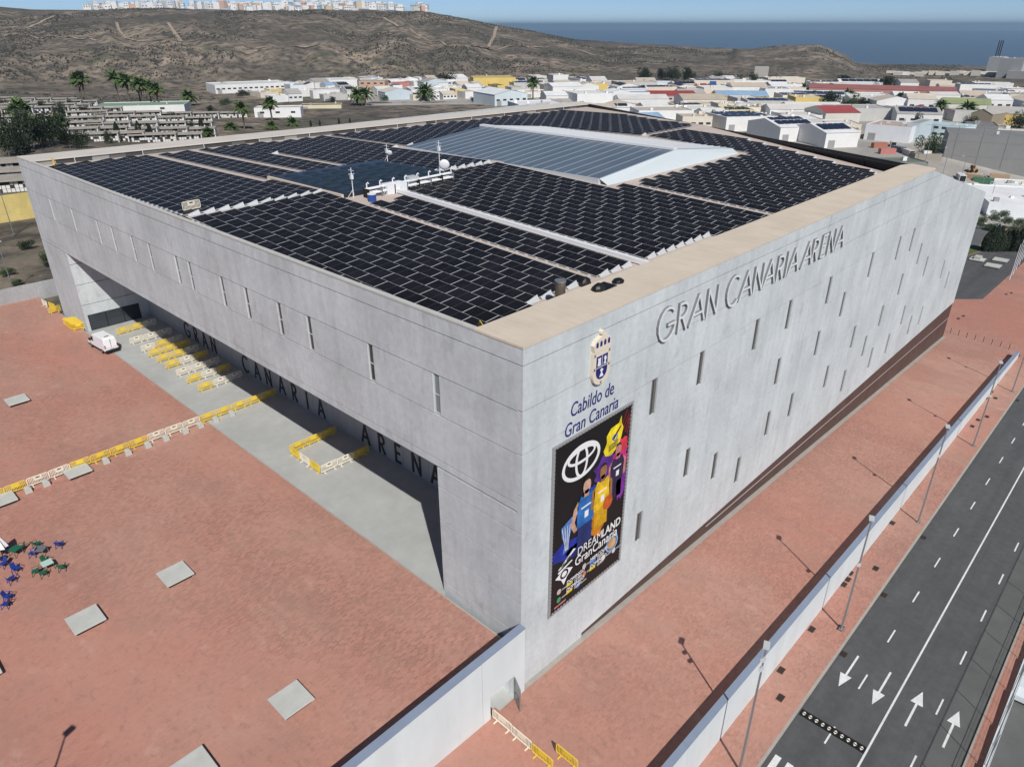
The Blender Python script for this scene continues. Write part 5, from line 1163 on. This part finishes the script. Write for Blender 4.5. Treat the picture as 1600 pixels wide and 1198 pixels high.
for k, (x, y, h_) in enumerate([(9.5, 171, 12), (-2.3, 126, 9)]):
    lamp(x, y, 0, h_, ['slim street lamp by the yellow wall', 'slim grey pole on the earth bank behind the plaza'][k], (), grp='poles left of the arena')
# ------------------------------------------------------------------ vegetation
M_FR = mat('palm_green', (.075, .115, .032), .6, noise=[(.6, .35, 3)]); M_FD = mat('palm_dry', (.17, .11, .05), .8, noise=[(.6, .3, 3)]); M_TR = mat('palm_trunk', (.13, .105, .08), .9, noise=[(2, .2, 4)])
def frond(mb, az, el, L, droop, wd):
    d = Vector((math.cos(az), math.sin(az), 0)); pts = []
    for i in range(6):
        s = i / 5; pts.append(d * (L * s * math.cos(el) ) + Vector((0, 0, L * s * math.sin(el) - droop * L * s * s)))
    sd = Vector((-d.y, d.x, 0))
    for i in range(5):
        w0 = wd * (.35 + .65 * math.sin(math.pi * (i + .3) / 5.6)); w1 = wd * (.35 + .65 * math.sin(math.pi * (i + 1.3) / 5.6)) if i < 4 else .02
        for s in (-1, 1):
            mb.add([pts[i], pts[i + 1], pts[i + 1] + sd * s * w1 + Vector((0, 0, -.45 * w1)), pts[i] + sd * s * w0 + Vector((0, 0, -.45 * w0))], [(0, 1, 2, 3)])
def palm_meshes(seed, fan):
    random.seed(seed); g = MB(); dry = MB()
    for i in range(74):
        frond(g, random.uniform(0, 6.28), R(random.uniform(-15, 75)), random.uniform(2.2, 3.0) * (1 if fan else 1.35), random.uniform(.25, .6), .5 if fan else .36)
    for i in range(11): frond(dry, random.uniform(0, 6.28), R(random.uniform(-75, -30)), random.uniform(1.5, 2.3), random.uniform(.1, .4), .34)
    mg = g.mesh('palm_fronds'); mg.materials.append(M_FR); md = dry.mesh('palm_skirt'); md.materials.append(M_FD); return mg, md
PM = [palm_meshes(1, True), palm_meshes(2, False)]
trunk_me = MB().tube([(0, 0, -.5), (.12, 0, .1), (.2, .05, .5), (.05, 0, 1)], .34, 7, .2).mesh('palm_trunk'); trunk_me.materials.append(M_TR)
def palm(px, py, ytop, kind, label, group=None, s=1.0):
    p = gp(px, py); z = zc_of(p); s = s * (26 if kind == 0 else 18) * z / F / 5.6; h_ = max(2.0, (py - ytop) * z / (F * 1.07) - 1.0 * s)
    t = thing('palm_tree', label, 'palm', p, random.uniform(0, 6), group)
    tr = link('trunk', trunk_me, t); tr.scale = (s * .9, s * .9, h_)
    c = link('crown', PM[kind][0], t, (.05, 0, h_)); c.scale = (s, s, s); k = link('dry_skirt', PM[kind][1], t, (.05, 0, h_ - .2)); k.scale = (s, s, s)
for (a, b, c, k, s, lab) in [(131, 163, 117, 0, 1.25, 'tall fan palm, left one of the leaning pair in the cemetery'), (137, 163, 117, 0, 1.2, 'tall fan palm, right one of the leaning pair in the cemetery'),
     (205, 170, 119, 0, 1.3, 'tall fan palm at the start of the chapel row'), (187, 165, 115, 0, 1.1, 'fan palm peeping behind the chapel row'), (226, 172, 124, 0, 1.2, 'tall fan palm second in the chapel row'), (238, 170, 128, 0, 1.1, 'tall fan palm third in the chapel row'), (251, 174, 134, 0, 1.1, 'tall fan palm last in the chapel row'), (221, 168, 128, 0, 1.0, 'slim fan palm between the chapel palms'),
     (297, 165, 145, 1, 1.5, 'short feathery palm on the dry field right of the chapel'), (382, 202, 163, 1, 1.6, 'big date palm with dry skirt above the long parapet'), (426, 189, 155, 0, 1.15, 'fan palm in front of the white single-storey building'), (559, 165, 143, 1, 1.5, 'left date palm of the pair by the car park'), (572, 165, 141, 1, 1.4, 'right date palm of the pair by the car park'), (665, 158, 136, 1, 1.7, 'bushy date palm before the wide white shed'),
     (833, 158, 124, 0, 1.0, 'lone slim fan palm by the pale blue shed'), (40, 205, 158, 0, 1.6, 'stout fan palm above the cemetery trees'), (58, 212, 185, 0, 1.5, 'low fan palm among the dark cemetery trees'), (96, 208, 182, 0, 1.3, 'fan palm with dry fronds right of the dark trees'), (325, 215, 203, 1, 1.3, 'low spreading palm just over the parapet'), (458, 197, 187, 1, 1.4, 'low palm by the row of cypresses'), (425, 203, 192, 1, 1.2, 'low bushy palm over the parapet'), (362, 204, 198, 1, 1.2, 'small palm near the big date palm'),
     (1467, 180, 160, 1, 1.3, 'date palm left of the olive roofed shed'), (1508, 187, 163, 1, 1.5, 'tall date palm before the olive roofed shed'), (1324, 152, 143, 1, 1.2, 'palm among the pale sheds'), (1406, 165, 149, 0, 1.1, 'fan palm by the grey-white shed'), (1428, 168, 149, 0, 1.1, 'fan palm right of the grey-white shed'), (1225, 142, 133, 0, 1.0, 'small palm behind the blue roof, left'), (1233, 142, 133, 0, 1.0, 'small palm behind the blue roof, middle'), (1254, 143, 135, 0, 1.0, 'small palm behind the blue roof, right'), (1336, 163, 152, 0, 1.0, 'palm before the wide pale shed')]:
    palm(a, b, c, k, lab, None, s)
M_LF = [mat('leaf_dark', (.022, .034, .014), .7, noise=[(.4, .4, 3)]), mat('leaf_mid', (.04, .065, .02), .7, noise=[(.4, .4, 3)]), mat('cypress_leaf', (.018, .03, .014), .75, noise=[(.5, .35, 3)])]
def crown_mesh(seed, shape, m):
    random.seed(seed); mb = MB()
    cl = [(random.gauss(0, .5), random.gauss(0, .5), random.uniform(.1, 1)) for _ in range(16)]
    for i in range(1700):
        if shape == 'round':
            c = random.choice(cl); v = Vector((random.gauss(0, 1), random.gauss(0, 1), random.gauss(0, 1))).normalized() * random.uniform(.5, 1) * .42
            p = Vector((c[0] * .85, c[1] * .85, c[2] * .8 + .25)) + v
        else:
            z_ = random.random() ** .9; r_ = .24 * (math.sin(math.pi * min(1, z_ * .82 + .18)) ** .8) * random.uniform(.75, 1.05); a_ = random.uniform(0, 6.28); p = Vector((r_ * math.cos(a_), r_ * math.sin(a_), z_))
        s = random.uniform(.028, .06) if shape == 'round' else random.uniform(.02, .045)
        a = Vector((random.gauss(0, 1), random.gauss(0, 1), random.gauss(0, 1))).normalized(); b = a.orthogonal().normalized() * s; a = a * s
        mb.add([p - a, p + b, p + a, p - b], [(0, 1, 2, 3)])
    me = mb.mesh('crown'); me.materials.append(m); return me
CR = [crown_mesh(4, 'round', M_LF[0]), crown_mesh(5, 'round', M_LF[1]), crown_mesh(6, 'cone', M_LF[2]), crown_mesh(8, 'round', M_LF[0])]
stem_me = MB().tube([(0, 0, -.3), (.02, .01, .3), (0, 0, .8)], .05, 6, .02).mesh('stem'); stem_me.materials.append(M_TR)
def tree(px, py, w_px, h_px, k, label, cat='tree', group=None, p=None):
    p = p or gp(px, py); z = zc_of(p); wd = w_px * z / F; hh = h_px * z / (F * 1.07)
    t = thing('leafy_tree' if k != 2 else 'cypress_tree', label, cat, p, random.uniform(0, 6), group)
    c = link('crown', CR[k], t, (0, 0, hh * .05)); c.scale = (wd * .5, wd * .5, hh * .8) if k != 2 else (hh * .8, hh * .8, hh)
    s = link('trunk', stem_me, t); s.scale = (hh * .5, hh * .5, hh * .8)
random.seed(41)
for (a, b, w_, h_, k, lab) in [(85, 228, 60, 45, 0, 'dense dark tree at the cemetery edge, largest of the clump'), (40, 235, 50, 60, 0, 'dense dark tree at the far left of the cemetery clump'), (95, 192, 26, 30, 0, 'dark bushy tree above the niche blocks'), (15, 245, 40, 60, 3, 'dark tree on the left beside the first niche blocks'), (65, 232, 40, 40, 3, 'dark tree between the cemetery clump trees'), (110, 232, 36, 32, 0, 'dark tree ending the clump at the parapet'), (135, 180, 16, 14, 0, 'small round tree beside the chapel steps'),
     (700, 134, 34, 17, 0, 'broad dark tree left of the yellow hall'), (1007, 128, 26, 20, 0, 'dark tree first in the grove under the hill'), (1035, 127, 22, 18, 0, 'dark tree second in the grove under the hill'), (1050, 127, 26, 20, 3, 'dark tree third in the grove under the hill'), (1075, 128, 24, 20, 0, 'dark tree last in the grove under the hill'), (1120, 130, 16, 17, 0, 'slim dark tree past the grove'), (1155, 135, 16, 17, 0, 'slim dark tree below the silo block'), (1176, 137, 18, 20, 3, 'dark tree right below the silo block'),
     (1293, 170, 34, 24, 0, 'broad palm-like tree behind the cream warehouse'), (1325, 170, 30, 16, 1, 'green tree in the row before the grey-white shed, first'), (1345, 171, 28, 16, 0, 'green tree in the row before the grey-white shed, second'), (1366, 172, 22, 14, 1, 'green tree in the row before the grey-white shed, third'), (1320, 132, 30, 13, 0, 'dark trees patch below the headland, left'), (1380, 137, 34, 16, 0, 'dark tree below the headland, right'), (1240, 130, 24, 8, 0, 'low dark tree on the plain under the headland'),
     (1450, 248, 36, 34, 1, 'bright green tree at the corner of the raw grey block'), (1590, 205, 44, 28, 0, 'dark tree before the yellow shed'), (1510, 203, 24, 20, 0, 'dark tree at the foot of the tall date palm'), (1430, 205, 14, 26, 0, 'tall dark tree by the turquoise office'), (1475, 160, 26, 14, 0, 'dark tree beside the small yellow store')]:
    tree(a, b, w_, h_, k, lab)
WH = ['beside the chapel steps', 'among the niche rows', 'at the dry field edge', 'by the cemetery lane']
for k, (a, b, w_, h_) in enumerate([(20, 190, 18, 20), (110, 168, 12, 12), (70, 175, 16, 16), (150, 200, 14, 16), (270, 190, 14, 14), (330, 178, 16, 12), (350, 165, 18, 10), (300, 205, 14, 16), (170, 225, 16, 18), (5, 170, 18, 16), (410, 172, 12, 8), (520, 160, 16, 8), (600, 158, 14, 8), (740, 160, 12, 8), (380, 150, 26, 8), (440, 148, 22, 8), (500, 148, 20, 8), (130, 232, 26, 26)]): tree(a, b, w_, h_, (k % 2) * 3 if k % 3 else 1, 'low leafy tree %s' % (WH[k % 4] if a < 380 else 'on the dry ground before the white sheds'), group='scattered low trees')
for k in range(26):
    px = random.uniform(860, 1600); py = random.uniform(128, 176); tree(px, py, random.uniform(8, 16), random.uniform(6, 13), random.choice([0, 1, 3]), 'dark street tree between sheds of the industrial estate', group='street trees in the estate')
for k, (a, b, h_) in enumerate([(36, 248, 45), (44, 240, 30), (185, 216, 24), (219, 216, 26), (236, 214, 20), (316, 205, 20), (486, 198, 10), (500, 197, 9), (530, 194, 9), (547, 193, 8)]): tree(a, b, 8, h_, 2, 'dark slim cypress between the cemetery blocks' if k < 6 else 'small cypress in the row behind the long parapet', group='cypresses in the cemetery' if k < 6 else 'cypresses behind the parapet')
for k in range(12):
    px = 1537 + 6.2 * k
    tree(px, 392 + random.uniform(-3, 2), 8, random.uniform(28, 42), 2, 'dark cypress in the hedge row behind the yard', group='cypress hedge behind the yard', p=onz(px, 393, zi))
# earth bank and verge behind the arena
mb = MB()
c_ = onz(1575, 352, lambda x: zi(x) + 2)
sheet('grass_verge', mat('verge_grass', (.09, .13, .035), .9, noise=[(.5, .3, 5)]), [(199, 15.2), (226, 11.2), (228, 13), (203, 19)], zi, .01)
random.seed(51)
for k, (px, py) in enumerate([(1530, 350), (1550, 345), (1570, 350), (1590, 352), (1545, 360), (1580, 364), (1600, 360), (1565, 340)]):
    p = onz(px, py, zi); z = zc_of(p); t = thing('dry_bush', 'dry olive bush on the bank behind the yard', 'bush', p, 0, 'dry bushes on the bank')
    me = CR[1]; c = link('foliage', me, t); s = 22 * z / F; c.scale = (s * .6, s * .6, s * .35)
# bushes on the earth by the street at left
for k, (px, py, s_) in enumerate([(38, 340, 10), (72, 405, 12), (40, 388, 14), (10, 430, 12), (75, 415, 8), (25, 445, 9)]):
    p = at(px, py, -.3); z = zc_of(p); t = thing('scrub_bush', 'low scrub bush on the brown earth left of the arena', 'bush', p, 0, 'scrub bushes left of the arena'); c = link('foliage', CR[k % 2], t); s = s_ * z / F; c.scale = (s, s, s * .7)
# ------------------------------------------------------------------ parked cars
def car(p, rz, c, lab, grp):
    t = thing('parked_car', lab, 'car', p, rz, grp); m = mat('car_%.2f_%.2f_%.2f' % c, c, .3, spec=.5)
    pf = [(-2.1, .35), (2.1, .35), (2.15, .75), (1.2, .9), (.55, 1.4), (-1.3, 1.42), (-2.05, .95)]
    mb = MB(); n = len(pf); vs = [(x, s * (.85 - .14 * max(0, z_ - .9) / .5), z_) for s in (-1, 1) for x, z_ in pf]
    mb.add(vs, [tuple(range(n)), tuple(range(2 * n - 1, n - 1, -1))] + [(i, (i + 1) % n, n + (i + 1) % n, n + i) for i in range(n)]).build('body', m, t, bevel=.06)
    MB().add([(1.2, -.78, .93), (1.2, .78, .93), (.58, .66, 1.38), (.58, -.66, 1.38)], [(0, 1, 2, 3)]).build('windscreen', M_GLASS, t).location = (.03, 0, .02)
    for s in (-1, 1):
        MB().add([(1.0, s * .86, .95), (-1.6, s * .86, .95), (-1.2, s * .74, 1.36), (.5, s * .74, 1.36)], [(0, 1, 2, 3)]).build('side_window', M_GLASS, t)
        for x in (-1.3, 1.3): MB().tube([(x, s * .7, .32), (x, s * .88, .32)], .32, 10).build('wheel', M_BLK, t)
p = onz(1601, 1080, lambda x: zo(x) - 3.2); car(Vector((p.x, p.y, zo(p.x) - 3.19)), R(5), (.55, .58, .6), 'silver car parked in the sunken yard beyond the fence', None)
random.seed(61)
for k in range(14):
    px, py = [(598, 153), (612, 154), (630, 152), (640, 153), (655, 155), (1448, 171), (1460, 168), (1452, 165), (1466, 172), (1474, 166), (1396, 240), (1404, 236), (1265, 170), (1275, 173)][k]
    c = random.choice([(.7, .7, .7), (.1, .1, .11), (.45, .07, .05), (.3, .32, .34), (.05, .1, .25)])
    car(gp(px, py), random.uniform(0, 3), c, 'small parked car in a lot of the industrial estate', 'cars in the estate')
# wheel loader in the yard
p = gp(1518, 270); lo = thing('wheel_loader', 'orange wheel loader on the dirt yard below the raw grey block', 'loader', p, R(150)); M_OR = mat('loader_orange', (.45, .22, .04), .5)
MB().box(-2.6, .3, -.9, .9, .9, 1.9).build('body', M_OR, lo, bevel=.1); MB().box(-.6, .9, -.75, .75, 1.9, 3.3).build('cab', M_GLASS, lo); MB().box(-.7, 1.0, -.8, .8, 3.3, 3.45).build('cab_roof', M_OR, lo); MB().box(.3, 3.0, -.3, .3, .9, 1.3).build('arm', M_OR, lo)
MB().prism([(3.0, .1), (4.2, .1), (3.9, .9), (3.0, 1.2)], 2.6, 'y', -1.3).build('bucket', M_DARK, lo)
for a in (-1.7, 1.5):
    for s in (-1, 1): MB().tube([(a, s * .75, .75), (a, s * 1.25, .75)], .75, 14).build('wheel', M_BLK, lo)
# street lamps behind the arena
for k, (px, py, yt) in enumerate([(1472, 276, 230), (1500, 284, 243), (1532, 300, 270), (1545, 322, 283), (1445, 255, 217)]):
    p = gp(px, py); z = zc_of(p); h_ = (py - yt) * z / (F * 1.07); t = thing('street_lamp', 'slender curved street lamp behind the arena, %s along the rear road' % ORD[k], 'street lamp', p, R(140 if k < 4 else 0), 'street lamps on the rear road')
    MB().tube([(0, 0, 0), (0, 0, h_ * .85), (.4, 0, h_ * .96), (1.6, 0, h_)], .12, 6, .07).build('pole', M_STEEL, t); MB().box(1.4, 2.4, -.18, .18, h_ - .06, h_ + .1).build('lamp_head', M_LGREY, t)
for o in bpy.data.objects:
    if o.type == 'EMPTY' and not o.children: print('EMPTY WITHOUT PARTS', o.name)

# ------------------------------------------------------------------ sea air
hm = bpy.data.materials.new('sea_air'); hm.use_nodes = True; n = hm.node_tree.nodes; n.clear()
vo = n.new('ShaderNodeVolumePrincipled'); ou = n.new('ShaderNodeOutputMaterial'); hm.node_tree.links.new(vo.outputs[0], ou.inputs['Volume'])
vo.inputs['Color'].default_value = (.52, .77, 1, 1); vo.inputs['Density'].default_value = 7e-5; vo.inputs['Anisotropy'].default_value = .2
MB().box(-46000, 46000, -46000, 46000, -178, 130).build('haze', hm, kind='stuff')
